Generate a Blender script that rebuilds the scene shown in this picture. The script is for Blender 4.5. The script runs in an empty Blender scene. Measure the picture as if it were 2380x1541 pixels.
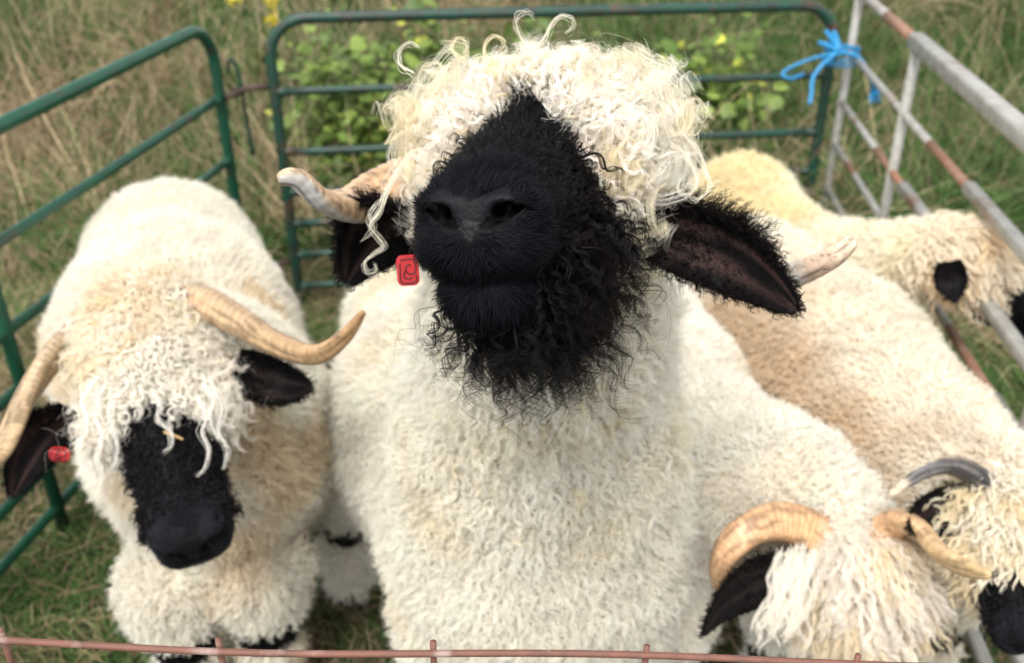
import bpy, math, numpy as np
from mathutils import Matrix, Vector
RNG = np.random.default_rng(7)
scene = bpy.context.scene
COL = scene.collection
R = math.radians

# ------------------------------------------------------------------ camera
CAM_H, PITCH = 1.55, R(29.8)
cam_data = bpy.data.cameras.new("camera")
cam = bpy.data.objects.new("camera", cam_data)
COL.objects.link(cam)
cam.location = (0, 0, CAM_H)
cam.rotation_euler = (R(90) - PITCH, 0, 0)
cam_data.sensor_width = 36
cam_data.lens = 34.5
cam_data.clip_start = 0.02
cam_data.clip_end = 400
cam_data.dof.use_dof = True
cam_data.dof.focus_distance = 0.73
cam_data.dof.aperture_fstop = 6.3
scene.camera = cam

# ------------------------------------------------------------------ world, sun, exposure (overcast)
SUN_EL, SUN_ROT = R(58), R(200)
world = bpy.data.worlds.new("World")
scene.world = world
world.use_nodes = True
wn, wl = world.node_tree.nodes, world.node_tree.links
wn.clear()
sky = wn.new("ShaderNodeTexSky"); sky.sky_type = 'NISHITA'; sky.sun_disc = False
sky.sun_elevation = SUN_EL; sky.sun_rotation = SUN_ROT
hs = wn.new("ShaderNodeHueSaturation"); hs.inputs['Saturation'].default_value = 0.10
bg = wn.new("ShaderNodeBackground"); bg.inputs['Strength'].default_value = 0.15
wo = wn.new("ShaderNodeOutputWorld")
wl.new(sky.outputs[0], hs.inputs['Color']); wl.new(hs.outputs[0], bg.inputs[0]); wl.new(bg.outputs[0], wo.inputs[0])
sd = bpy.data.lights.new("sun", 'SUN'); sd.energy = 2.0; sd.angle = R(25); sd.color = (1, .955, .89)
sun = bpy.data.objects.new("sun", sd); COL.objects.link(sun)
# direction the light comes from: azimuth as in the sky texture (rotation 0 = +Y, clockwise)
sv = Vector((math.sin(SUN_ROT) * math.cos(SUN_EL), math.cos(SUN_ROT) * math.cos(SUN_EL), math.sin(SUN_EL)))
sun.rotation_euler = sv.to_track_quat('Z', 'Y').to_euler()
scene.view_settings.view_transform = 'Standard'
scene.view_settings.look = 'None'
scene.view_settings.exposure = 0.92
scene.view_settings.gamma = 1
scene.view_settings.use_curve_mapping = False
scene.render.engine = 'CYCLES'
cy = scene.cycles
cy.max_bounces = 10; cy.diffuse_bounces = 6; cy.glossy_bounces = 2; cy.transmission_bounces = 5
cy.transparent_max_bounces = 8
cy.use_denoising = True
cy.caustics_reflective = False; cy.caustics_refractive = False
try:
    scene.cycles_curves.shape = 'RIBBONS'
    scene.cycles_curves.subdivisions = 1
except Exception:
    pass

# ------------------------------------------------------------------ helpers
FX = 2281.0
def P(px, py, z):
    """a world point seen at (px, py) of the 2379x1541 view at depth z metres along the optical axis"""
    x = (px - 1190) / FX * z; y = (770 - py) / FX * z
    c, s = math.cos(PITCH), math.sin(PITCH)
    return np.array([x, z * c + y * s, CAM_H - z * s + y * c])
def nrm(v):
    v = np.asarray(v, float)
    return v / np.maximum(np.linalg.norm(v, axis=-1, keepdims=True), 1e-9)
def link(name, data, parent=None):
    o = bpy.data.objects.new(name, data); COL.objects.link(o)
    if parent is not None:
        o.parent = parent
    return o
def tag(o, label=None, cat=None, group=None, kind=None):
    if label: o['label'] = label
    if cat: o['category'] = cat
    if group: o['group'] = group
    if kind: o['kind'] = kind
    return o
def empty(name, loc=(0, 0, 0)):
    o = bpy.data.objects.new(name, None); COL.objects.link(o); o.location = loc
    o.empty_display_size = .1
    return o
def hash3(i, j, k, seed):
    h = (i * 374761393 + j * 668265263 + k * 2147483647 + seed * 974634777) & 0xFFFFFFFF
    h = ((h ^ (h >> 13)) * 1274126177) & 0xFFFFFFFF
    h = (h ^ (h >> 16)) & 0xFFFFFFFF
    return h / 4294967295.0
def noise(p, scale, seed=0):
    """value noise in 0..1"""
    q = np.asarray(p, float) * scale + 1000.0
    i = np.floor(q).astype(np.int64); f = q - i; f = f * f * (3 - 2 * f)
    out = 0
    for a in (0, 1):
        for b in (0, 1):
            for c in (0, 1):
                w = (f[:, 0] if a else 1 - f[:, 0]) * (f[:, 1] if b else 1 - f[:, 1]) * (f[:, 2] if c else 1 - f[:, 2])
                out = out + w * hash3(i[:, 0] + a, i[:, 1] + b, i[:, 2] + c, seed)
    return out
def mixc(a, b, t):
    return np.asarray(a)[None, :] * (1 - t[:, None]) + np.asarray(b)[None, :] * t[:, None]
def sstep(a, b, x):
    t = np.clip((x - a) / (b - a), 0, 1); return t * t * (3 - 2 * t)

def mesh_np(name, verts, faces, smooth=True, cols=None, extra=None):
    """verts (n,3); faces (m,4) or (m,3) array or a list"""
    me = bpy.data.meshes.new(name)
    verts = np.asarray(verts, np.float32)
    if isinstance(faces, np.ndarray):
        m, k = faces.shape
        me.vertices.add(len(verts)); me.vertices.foreach_set("co", verts.ravel())
        me.loops.add(m * k); me.loops.foreach_set("vertex_index", faces.astype(np.int32).ravel())
        me.polygons.add(m)
        me.polygons.foreach_set("loop_start", np.arange(0, m * k, k, dtype=np.int32))
        me.polygons.foreach_set("loop_total", np.full(m, k, np.int32))
        me.update(calc_edges=True)
    else:
        me.from_pydata([tuple(map(float, v)) for v in verts], [], faces)
        me.update()
    me.validate()
    if smooth:
        me.polygons.foreach_set("use_smooth", np.ones(len(me.polygons), bool))
    if cols is not None:
        a = me.color_attributes.new("col", 'FLOAT_COLOR', 'POINT')
        c4 = np.ones((len(verts), 4), np.float32); c4[:, :3] = cols
        a.data.foreach_set("color", c4.ravel())
    for k_, v_ in (extra or {}).items():
        a = me.attributes.new(k_, 'FLOAT', 'POINT'); a.data.foreach_set("value", np.asarray(v_, np.float32))
    return me

def curves_obj(name, chunks, material, parent=None):
    """chunks: list of (pts (n,K,3), radius (n,K), colour (n,3)) -> one object of hair curves"""
    sizes, pos, rad, col = [], [], [], []
    for p, r, c in chunks:
        n, k = p.shape[:2]
        if n == 0: continue
        sizes.append(np.full(n, k, np.int32)); pos.append(p.reshape(-1, 3)); rad.append(r.reshape(-1)); col.append(c)
    sizes = np.concatenate(sizes); pos = np.concatenate(pos).astype(np.float32)
    rad = np.concatenate(rad).astype(np.float32); col = np.concatenate(col).astype(np.float32)
    hc = bpy.data.hair_curves.new(name)
    hc.add_curves([int(s) for s in sizes])
    hc.attributes['position'].data.foreach_set("vector", pos.ravel())
    ra = hc.attributes.get('radius') or hc.attributes.new('radius', 'FLOAT', 'POINT')
    ra.data.foreach_set("value", rad)
    ca = hc.attributes.new('col', 'FLOAT_COLOR', 'CURVE')
    c4 = np.ones((len(col), 4), np.float32); c4[:, :3] = col
    ca.data.foreach_set("color", c4.ravel())
    hc.materials.append(material)
    return link(name, hc, parent)

# ------------------------------------------------------------------ materials
def new_mat(name):
    m = bpy.data.materials.new(name); m.use_nodes = True
    n = m.node_tree.nodes; l = m.node_tree.links; n.clear()
    out = n.new("ShaderNodeOutputMaterial")
    return m, n, l, out
def strand_mat(name, rough=.5, transl=.35, spec=.35, sheen=0.0):
    m, n, l, out = new_mat(name)
    at = n.new("ShaderNodeAttribute"); at.attribute_name = 'col'
    pb = n.new("ShaderNodeBsdfPrincipled")
    pb.inputs['Roughness'].default_value = rough
    pb.inputs['Specular IOR Level'].default_value = spec
    if sheen: pb.inputs['Sheen Weight'].default_value = sheen
    l.new(at.outputs['Color'], pb.inputs['Base Color'])
    if transl > 0:
        tr = n.new("ShaderNodeBsdfTranslucent"); l.new(at.outputs['Color'], tr.inputs['Color'])
        mx = n.new("ShaderNodeMixShader"); mx.inputs[0].default_value = transl
        l.new(pb.outputs[0], mx.inputs[1]); l.new(tr.outputs[0], mx.inputs[2]); l.new(mx.outputs[0], out.inputs[0])
    else:
        l.new(pb.outputs[0], out.inputs[0])
    return m
M_WOOL = strand_mat("wool", .65, .33, .12)
M_LOCK = strand_mat("curl_wool", .55, .30, .22)
M_BLACK = strand_mat("black_fur", .34, .0, .075)
M_GRASS = strand_mat("grass_blades", .6, .30, .25)

def skin_mat():
    m, n, l, out = new_mat("sheep_skin")
    at = n.new("ShaderNodeAttribute"); at.attribute_name = 'col'
    pad = n.new("ShaderNodeAttribute"); pad.attribute_name = 'pad'
    tc = n.new("ShaderNodeTexCoord")
    vo = n.new("ShaderNodeTexVoronoi"); vo.feature = 'SMOOTH_F1'; vo.inputs['Scale'].default_value = 260
    l.new(tc.outputs['Object'], vo.inputs['Vector'])
    vo2 = n.new("ShaderNodeTexNoise"); vo2.inputs['Scale'].default_value = 900
    l.new(tc.outputs['Object'], vo2.inputs['Vector'])
    mu = n.new("ShaderNodeMath"); mu.operation = 'MULTIPLY'
    l.new(vo.outputs['Distance'], mu.inputs[0]); l.new(pad.outputs['Fac'], mu.inputs[1])
    ad = n.new("ShaderNodeMath"); ad.operation = 'MULTIPLY_ADD'; ad.inputs[1].default_value = -1.0
    l.new(mu.outputs[0], ad.inputs[0])
    m2 = n.new("ShaderNodeMath"); m2.operation = 'MULTIPLY'; m2.inputs[1].default_value = .18
    l.new(vo2.outputs['Fac'], m2.inputs[0]); l.new(m2.outputs[0], ad.inputs[2])
    bu = n.new("ShaderNodeBump"); bu.inputs['Strength'].default_value = .8; bu.inputs['Distance'].default_value = .0022
    l.new(ad.outputs[0], bu.inputs['Height'])
    pb = n.new("ShaderNodeBsdfPrincipled"); pb.inputs['Roughness'].default_value = .48
    sp = n.new("ShaderNodeMath"); sp.operation = 'MULTIPLY_ADD'; sp.inputs[1].default_value = .12; sp.inputs[2].default_value = .06
    l.new(pad.outputs['Fac'], sp.inputs[0]); l.new(sp.outputs[0], pb.inputs['Specular IOR Level'])
    l.new(at.outputs['Color'], pb.inputs['Base Color']); l.new(bu.outputs[0], pb.inputs['Normal'])
    l.new(pb.outputs[0], out.inputs[0])
    return m
M_SKIN = skin_mat()
def horn_mat():
    m, n, l, out = new_mat("horn")
    at = n.new("ShaderNodeAttribute"); at.attribute_name = 'col'
    tc = n.new("ShaderNodeTexCoord")
    no = n.new("ShaderNodeTexNoise"); no.inputs['Scale'].default_value = 90; no.inputs['Detail'].default_value = 5
    l.new(tc.outputs['Object'], no.inputs['Vector'])
    mx = n.new("ShaderNodeMixRGB"); mx.blend_type = 'MULTIPLY'; mx.inputs[0].default_value = .5
    cr = n.new("ShaderNodeValToRGB"); cr.color_ramp.elements[0].position = .3; cr.color_ramp.elements[0].color = (.45, .38, .32, 1)
    cr.color_ramp.elements[1].position = .62; cr.color_ramp.elements[1].color = (1, 1, 1, 1)
    l.new(no.outputs['Fac'], cr.inputs[0]); l.new(at.outputs['Color'], mx.inputs[1]); l.new(cr.outputs[0], mx.inputs[2])
    bu = n.new("ShaderNodeBump"); bu.inputs['Strength'].default_value = .35; bu.inputs['Distance'].default_value = .002
    l.new(no.outputs['Fac'], bu.inputs['Height'])
    pb = n.new("ShaderNodeBsdfPrincipled"); pb.inputs['Roughness'].default_value = .42
    l.new(mx.outputs[0], pb.inputs['Base Color']); l.new(bu.outputs[0], pb.inputs['Normal']); l.new(pb.outputs[0], out.inputs[0])
    return m
M_HORN = horn_mat()
def plain_mat(name, c, rough=.5, metal=0.0, spec=.5):
    m, n, l, out = new_mat(name)
    pb = n.new("ShaderNodeBsdfPrincipled"); pb.inputs['Base Color'].default_value = (*c, 1)
    pb.inputs['Roughness'].default_value = rough; pb.inputs['Metallic'].default_value = metal
    pb.inputs['Specular IOR Level'].default_value = spec
    l.new(pb.outputs[0], out.inputs[0]); return m
def worn_mat(name, c1, c2, scale, lo, hi, rough=.45, metal=0.0, c3=None, scale3=8, lo3=.6, hi3=.68, bump=.3):
    """paint or metal with dirt (c2) and larger blotches (c3)"""
    m, n, l, out = new_mat(name)
    tc = n.new("ShaderNodeTexCoord")
    no = n.new("ShaderNodeTexNoise"); no.inputs['Scale'].default_value = scale; no.inputs['Detail'].default_value = 6
    no.inputs['Roughness'].default_value = .65
    l.new(tc.outputs['Object'], no.inputs['Vector'])
    cr = n.new("ShaderNodeValToRGB"); cr.color_ramp.elements[0].position = lo; cr.color_ramp.elements[0].color = (*c1, 1)
    cr.color_ramp.elements[1].position = hi; cr.color_ramp.elements[1].color = (*c2, 1)
    l.new(no.outputs['Fac'], cr.inputs[0]); last = cr.outputs[0]
    pb = n.new("ShaderNodeBsdfPrincipled"); pb.inputs['Roughness'].default_value = rough
    if c3 is not None:
        n3 = n.new("ShaderNodeTexNoise"); n3.inputs['Scale'].default_value = scale3; n3.inputs['Detail'].default_value = 4
        l.new(tc.outputs['Object'], n3.inputs['Vector'])
        r3 = n.new("ShaderNodeValToRGB"); r3.color_ramp.elements[0].position = lo3; r3.color_ramp.elements[0].color = (0, 0, 0, 1)
        r3.color_ramp.elements[1].position = hi3; r3.color_ramp.elements[1].color = (1, 1, 1, 1)
        l.new(n3.outputs['Fac'], r3.inputs[0])
        mx = n.new("ShaderNodeMixRGB"); l.new(r3.outputs[0], mx.inputs[0]); l.new(last, mx.inputs[1]); mx.inputs[2].default_value = (*c3, 1)
        last = mx.outputs[0]
        if metal:
            iv = n.new("ShaderNodeMath"); iv.operation = 'MULTIPLY_ADD'; iv.inputs[1].default_value = -metal; iv.inputs[2].default_value = metal
            l.new(r3.outputs[0], iv.inputs[0]); l.new(iv.outputs[0], pb.inputs['Metallic'])
    elif metal:
        pb.inputs['Metallic'].default_value = metal
    l.new(last, pb.inputs['Base Color'])
    bu = n.new("ShaderNodeBump"); bu.inputs['Strength'].default_value = bump; bu.inputs['Distance'].default_value = .001
    l.new(no.outputs['Fac'], bu.inputs['Height']); l.new(bu.outputs[0], pb.inputs['Normal'])
    l.new(pb.outputs[0], out.inputs[0]); return m

# ------------------------------------------------------------------ tubes and swept shapes
def tube(pts, rad, seg=14, closed=False, caps=True, sect=None, up=None, twist=None):
    """sweep; pts (k,3), rad scalar or (k,), sect: function(angle array, i)->radius factor. returns verts, faces"""
    pts = np.asarray(pts, float); k = len(pts); rad = np.broadcast_to(np.asarray(rad, float), (k,))
    if closed:
        tan = nrm(np.roll(pts, -1, 0) - np.roll(pts, 1, 0))
    else:
        tan = nrm(np.gradient(pts, axis=0))
    u = np.array(up if up is not None else ([0, 0, 1] if abs(tan[0][2]) < .9 else [1, 0, 0]), float)
    a = nrm(np.cross(tan[0], np.cross(u, tan[0])) + 1e-9)
    A = []
    for i in range(k):
        a = nrm(a - tan[i] * np.dot(a, tan[i])); A.append(a)
    A = np.array(A); B = np.cross(tan, A)
    th = np.linspace(0, 2 * np.pi, seg, endpoint=False)
    vs = []
    for i in range(k):
        tw = 0 if twist is None else twist[i]
        f = np.ones(seg) if sect is None else sect(th, i)
        vs.append(pts[i] + rad[i] * f[:, None] * (np.cos(th + tw)[:, None] * A[i] + np.sin(th + tw)[:, None] * B[i]))
    v = np.concatenate(vs); fs = []
    kk = k if closed else k - 1
    for i in range(kk):
        j = (i + 1) % k
        for s in range(seg):
            t = (s + 1) % seg
            fs.append((i * seg + s, i * seg + t, j * seg + t, j * seg + s))
    if caps and not closed:
        fs.append(tuple(range(seg - 1, -1, -1))); fs.append(tuple((k - 1) * seg + s for s in range(seg)))
    return v, fs
def spline(pts, n=40):
    """Catmull-Rom through pts"""
    p = np.asarray(pts, float); p = np.vstack([2 * p[0] - p[1], p, 2 * p[-1] - p[-2]])
    out = []; segs = len(p) - 3; t_all = np.linspace(0, segs - 1e-6, n)
    for t in t_all:
        i = int(t); u = t - i; a, b, c, d = p[i:i + 4]
        out.append(.5 * ((2 * b) + (-a + c) * u + (2 * a - 5 * b + 4 * c - d) * u * u + (-a + 3 * b - 3 * c + d) * u ** 3))
    return np.array(out)
def merge(parts):
    vs, fs, o = [], [], 0
    for v, f in parts:
        vs.append(np.asarray(v)); fs += [tuple(int(x) + o for x in q) for q in f]; o += len(v)
    return np.concatenate(vs), fs
def tube_obj(name, paths, mat, parent=None, cols=None, smooth=True):
    v, f = merge(paths) if isinstance(paths, list) else paths
    me = mesh_np(name, v, f, smooth, cols=cols); me.materials.append(mat)
    return link(name, me, parent)

# ------------------------------------------------------------------ implicit surfaces
def smin(a, b, k):
    h = np.clip(.5 + .5 * (b - a) / k, 0, 1)
    return b * (1 - h) + a * h - k * h * (1 - h)
def ssub(a, b, k):           # a minus b
    return -smin(-a, b, k)
def cap(X, a, b, ra, rb):
    a = np.asarray(a, float); b = np.asarray(b, float); ba = b - a
    d = [X[i] - a[i] for i in range(3)]
    h = np.clip((d[0] * ba[0] + d[1] * ba[1] + d[2] * ba[2]) / np.dot(ba, ba), 0, 1)
    return np.sqrt(sum((d[i] - h * ba[i]) ** 2 for i in range(3))) - (ra + (rb - ra) * h)
def ell(X, c, r):
    q = np.sqrt(sum(((X[i] - c[i]) / r[i]) ** 2 for i in range(3)))
    return (q - 1) * min(r)
def surface_nets(F, xs, ys, zs):
    ins = F < 0
    c = [ins[a:ins.shape[0] - 1 + a, b:ins.shape[1] - 1 + b, d:ins.shape[2] - 1 + d] for a in (0, 1) for b in (0, 1) for d in (0, 1)]
    al = c[0].copy(); an = c[0].copy()
    for q in c[1:]:
        al &= q; an |= q
    act = an & ~al
    I, J, K = np.nonzero(act)
    idx = np.full(act.shape, -1, np.int64); idx[I, J, K] = np.arange(len(I))
    G = (xs, ys, zs); acc = np.zeros((len(I), 3)); cnt = np.zeros(len(I))
    for ax in range(3):
        o = [q for q in range(3) if q != ax]
        for u in (0, 1):
            for w in (0, 1):
                d0 = [0, 0, 0]; d0[o[0]] = u; d0[o[1]] = w
                d1 = list(d0); d1[ax] = 1
                f0 = F[I + d0[0], J + d0[1], K + d0[2]]; f1 = F[I + d1[0], J + d1[1], K + d1[2]]
                m = (f0 < 0) != (f1 < 0)
                t = np.where(m, f0 / np.where(m, f0 - f1, 1), 0)
                IJK = (I, J, K)
                for q in range(3):
                    g0 = G[q][IJK[q] + d0[q]]; g1 = G[q][IJK[q] + d1[q]]
                    acc[:, q] += np.where(m, g0 + (g1 - g0) * t, 0)
                cnt += m
    V = acc / np.maximum(cnt, 1)[:, None]
    quads = []
    for ax in range(3):
        a, b = [(1, 2), (2, 0), (0, 1)][ax]
        n = ins.shape
        sl0 = [slice(1, n[q] - 1) for q in range(3)]; sl0[ax] = slice(0, n[ax] - 1)
        sl1 = list(sl0); sl1[ax] = slice(1, n[ax])
        s0 = ins[tuple(sl0)]; s1 = ins[tuple(sl1)]
        E = np.array(np.nonzero(s0 != s1))
        if E.shape[1] == 0: continue
        flip = s0[tuple(E)]
        base = E.copy()
        for q in range(3):
            if q != ax: base[q] += 1
        def cell(da, db):
            z = base.copy(); z[a] -= da; z[b] -= db
            return idx[z[0], z[1], z[2]]
        q4 = np.stack([cell(1, 1), cell(0, 1), cell(0, 0), cell(1, 0)], 1)
        q4[~flip] = q4[~flip][:, ::-1]
        quads.append(q4)
    Q = np.concatenate(quads); Q = Q[(Q >= 0).all(1)]
    return V, Q
def axis_grid(lo, hi, zones, h):
    """coordinates from lo to hi with step h, finer inside zones [(a,b,step)]"""
    out = [lo]
    while out[-1] < hi:
        x = out[-1]; s = h
        for a, b, st in zones:
            d = max(a - x, x - b, 0); s = min(s, st + d * .35)
        out.append(x + s)
    return np.array(out)

# ------------------------------------------------------------------ hair
def area_sample(V, Q, n_per_m2, dens=None, rng=RNG):
    """random points on quads; returns points, normals"""
    T = np.concatenate([Q[:, [0, 1, 2]], Q[:, [0, 2, 3]]])
    a, b, c = V[T[:, 0]], V[T[:, 1]], V[T[:, 2]]
    cr = np.cross(b - a, c - a); ar = .5 * np.linalg.norm(cr, axis=1)
    cen = (a + b + c) / 3; nn = nrm(cr)
    w = ar * n_per_m2 * (1 if dens is None else dens(cen, nn))
    n = np.floor(w + rng.random(len(w))).astype(int)
    ids = np.repeat(np.arange(len(T)), n)
    u = rng.random((len(ids), 2)); s = np.sqrt(u[:, :1]); v = u[:, 1:]
    p = a[ids] * (1 - s) + b[ids] * (s * (1 - v)) + c[ids] * (s * v)
    return p, nn[ids]
def vert_normals(V, Q):
    fn = np.cross(V[Q[:, 2]] - V[Q[:, 0]], V[Q[:, 3]] - V[Q[:, 1]])
    N = np.zeros_like(V)
    for k in range(4): np.add.at(N, Q[:, k], fn)
    return nrm(N)
def fac(x, n, k):
    x = np.asarray(x, float)
    return np.broadcast_to(x, (n,)) if x.ndim < 2 else x
def locks(P0, D, G, L, turns, amp, S=6, K=10, spread=.002, rad=.0003, bend=.6, bpow=1.2, wave=0.0,
          tpow=1.0, apow=.5, jit=.15, tipspread=.4, taper=.75, rng=RNG, loose=.15, coil=0.0):
    """curly locks: every root grows S strands that follow one curling guide.
    D start direction, G final direction, L length, turns full turns of curl, amp sideways/forward ratio of the curl."""
    n = len(P0)
    if n == 0: return np.zeros((0, K, 3)), np.zeros((0, K))
    P0 = np.asarray(P0, float); D = nrm(D); G = nrm(G)
    L = np.broadcast_to(np.asarray(L, float), (n,)); turns = np.broadcast_to(np.asarray(turns, float), (n,))
    amp = np.broadcast_to(np.asarray(amp, float), (n,)); rad = np.broadcast_to(np.asarray(rad, float), (n,))
    t = np.linspace(0, 1, K)
    A = nrm(np.cross(D + .5 * G, rng.normal(size=(n, 3)))); B = nrm(np.cross(D + .5 * G, A))
    ph = rng.random(n) * 2 * np.pi; ch = np.where(rng.random(n) < .5, -1, 1)
    # strands
    ang = rng.random((n, S)) * 2 * np.pi; rr = np.sqrt(rng.random((n, S)))
    off = (np.cos(ang) * rr)[..., None] * A[:, None] + (np.sin(ang) * rr)[..., None] * B[:, None]
    ls = 1 - jit * rng.random((n, S)); ls[:, 0] = 1
    phs = ph[:, None] + rng.normal(size=(n, S)) * loose
    tns = turns[:, None] * (1 + rng.normal(size=(n, S)) * loose * .25)
    w = (t ** bpow * bend)[None, None, :, None]
    T = nrm(D[:, None, None] * (1 - w) + G[:, None, None] * w)
    th = phs[..., None] + ch[:, None, None] * 2 * np.pi * tns[..., None] * (t ** tpow)[None, None]
    e = (amp[:, None, None] * (t ** apow)[None, None])[..., None]
    d = T * (1 - coil * (t ** .8))[None, None, :, None] + e * (np.cos(th)[..., None] * A[:, None, None] + (1 - wave) * np.sin(th)[..., None] * B[:, None, None])
    d = d / np.sqrt(1 + (e * .75) ** 2)
    step = (L[:, None] * ls / (K - 1))[..., None, None]
    dm = .5 * (d[:, :, 1:] + d[:, :, :-1])
    C = np.concatenate([np.zeros((n, S, 1, 3)), np.cumsum(dm * step, 2)], 2)
    sp = np.broadcast_to(np.asarray(spread, float), (n,))[:, None, None, None]
    C = C + P0[:, None, None] + off[:, :, None] * sp * (1 - (1 - tipspread) * t)[None, None, :, None]
    r = rad[:, None, None] * (1 - taper * t ** 1.5)[None, None] * np.ones((1, S, 1))
    return C.reshape(n * S, K, 3), r.reshape(n * S, K)
def rep(c, S): return np.repeat(c, S, axis=0)
def jitter_col(c, s, rng=RNG):
    return np.clip(c * (1 + s * rng.normal(size=(len(c), 1))), 0, 1)

CREAM = np.array([.88, .83, .71]); WHITE = np.array([.86, .84, .79]); BUFF = np.array([.68, .55, .36]); YEL = np.array([.78, .68, .43])
BLK = np.array([.006, .0055, .006]); BRN = np.array([.010, .0078, .0078])



# ------------------------------------------------------------------ ground
BANK0 = 3.45
def ground_z(x, y):
    return .28 * np.clip(y - BANK0, 0, 3.5) * sstep(BANK0, BANK0 + 1.2, y) + .0 * x
def soil_mat():
    m, n, l, out = new_mat("soil_and_thatch")
    tc = n.new("ShaderNodeTexCoord")
    n1 = n.new("ShaderNodeTexNoise"); n1.inputs['Scale'].default_value = 5; n1.inputs['Detail'].default_value = 9
    n1.inputs['Roughness'].default_value = .7
    l.new(tc.outputs['Object'], n1.inputs['Vector'])
    cr = n.new("ShaderNodeValToRGB"); e = cr.color_ramp.elements
    e[0].position = .32; e[0].color = (.018, .026, .009, 1); e[1].position = .68; e[1].color = (.09, .065, .036, 1)
    x = e.new(.5); x.color = (.045, .038, .018, 1)
    l.new(n1.outputs['Fac'], cr.inputs[0])
    n2 = n.new("ShaderNodeTexNoise"); n2.inputs['Scale'].default_value = 60; n2.inputs['Detail'].default_value = 6
    l.new(tc.outputs['Object'], n2.inputs['Vector'])
    bu = n.new("ShaderNodeBump"); bu.inputs['Strength'].default_value = .8; bu.inputs['Distance'].default_value = .02
    l.new(n2.outputs['Fac'], bu.inputs['Height'])
    pb = n.new("ShaderNodeBsdfPrincipled"); pb.inputs['Roughness'].default_value = .9
    l.new(cr.outputs[0], pb.inputs['Base Color']); l.new(bu.outputs[0], pb.inputs['Normal']); l.new(pb.outputs[0], out.inputs[0])
    return m
gx = np.concatenate([np.linspace(-150, -6, 13), np.linspace(-5, 5, 61), np.linspace(6, 150, 13)])
gy = np.concatenate([np.linspace(-60, -1, 10), np.linspace(0, 8, 61), np.linspace(10, 200, 14)])
GX, GY = np.meshgrid(gx, gy, indexing='ij'); GZ = ground_z(GX, GY)
gv = np.stack([GX.ravel(), GY.ravel(), GZ.ravel()], 1); ny_ = len(gy)
ii, jj = np.meshgrid(np.arange(len(gx) - 1), np.arange(ny_ - 1), indexing='ij'); b0 = (ii * ny_ + jj).ravel()
gf = np.stack([b0, b0 + ny_, b0 + ny_ + 1, b0 + 1], 1)
me = mesh_np('ground', gv, gf, True); me.materials.append(soil_mat())
tag(link('ground', me), kind='structure')

# ------------------------------------------------------------------ grass
GREEN = np.array([.045, .095, .025]); LGREEN = np.array([.12, .20, .065]); STRAW = np.array([.46, .37, .24]); DRY = np.array([.19, .135, .085]); OLV = np.array([.10, .11, .035])
def blades(n, x0, x1, y0, y1, h, rad, lean, patch_seed, strawness, K=5, follow=.5, green2=.4, dist_pow=1.0):
    u = RNG.random(n); x = x0 + (x1 - x0) * u; y = y0 + (y1 - y0) * RNG.random(n) ** dist_pow
    x = x * (1 + .0 * y)
    p = np.stack([x, y, ground_z(x, y) - .004], 1); q = p.copy(); q[:, 2] = 0
    pn = noise(q, 2.3, patch_seed); pn2 = noise(q, 8, patch_seed + 1); cl = noise(q, 14, patch_seed + 2)
    keep = RNG.random(n) < (.35 + .65 * sstep(.25, .6, cl)); p, q, pn, pn2, cl = p[keep], q[keep], pn[keep], pn2[keep], cl[keep]; n = len(p)
    az = 2 * np.pi * (noise(q, 3.0, patch_seed + 3) * 2.2) + RNG.normal(size=n) * .9
    D = np.stack([np.cos(az) * .35, np.sin(az) * .35, np.ones(n)], 1) + .25 * RNG.normal(size=(n, 3))
    ln = lean * (.4 + 1.0 * RNG.random(n))
    G = np.stack([np.cos(az) * ln, np.sin(az) * ln, 1.0 - ln * .9], 1) + .15 * RNG.normal(size=(n, 3))
    Hh = h * (.35 + .9 * RNG.random(n)) * (.6 + .8 * pn2)
    pts, r = locks(p, D, G, Hh, .3, .25, 1, K, 0, rad * (.6 + .8 * RNG.random(n)), bend=.95, bpow=.8, taper=.85)
    pts[:, :, 2] = np.maximum(pts[:, :, 2], ground_z(pts[:, :, 0], pts[:, :, 1]) + .004)
    st = sstep(.42, .60, pn * .65 + pn2 * .35 + strawness - .10) ; st = (RNG.random(n) < (.06 + .80 * st)).astype(float)
    g = mixc(GREEN, LGREEN, (RNG.random(n) * green2 * 2).clip(0, 1)); s_ = mixc(DRY, STRAW, RNG.random(n))
    c = g * (1 - st[:, None]) + s_ * st[:, None]
    c = c * (.45 + .9 * RNG.random((n, 1))) * (.55 + .8 * noise(q, 5, patch_seed + 9)[:, None]) * 1.65
    return pts, r, c
gr = [blades(230000, -2.0, 2.0, .9, 3.5, .045, .0014, .9, 100, -.12),
      blades(60000, -2.0, 2.0, .9, 3.5, .10, .0012, 1.3, 104, .10)]
tag(curves_obj('grass', gr, M_GRASS), kind='stuff')
gr = [blades(120000, -3.0, 3.0, 3.0, 6.6, .17, .0024, 1.0, 110, -.10),
      blades(52000, -3.2, 3.2, 3.1, 6.6, .38, .0027, 1.15, 114, .0, K=8),
      blades(30000, .5, 3.2, 2.9, 5.6, .50, .0028, .9, 134, -.10, K=8), blades(9000, -3.2, 3.2, 3.3, 5.6, .55, .0022, .5, 138, .3, K=8),
      blades(16000, .9, 3.4, 1.2, 3.4, .22, .0016, 1.1, 118, .0, K=6), blades(10000, -3.0, -1.25, 1.2, 3.3, .14, .0016, 1.1, 120, .02, K=6)]
tag(curves_obj('tall_grass', gr, M_GRASS), kind='stuff')
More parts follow.
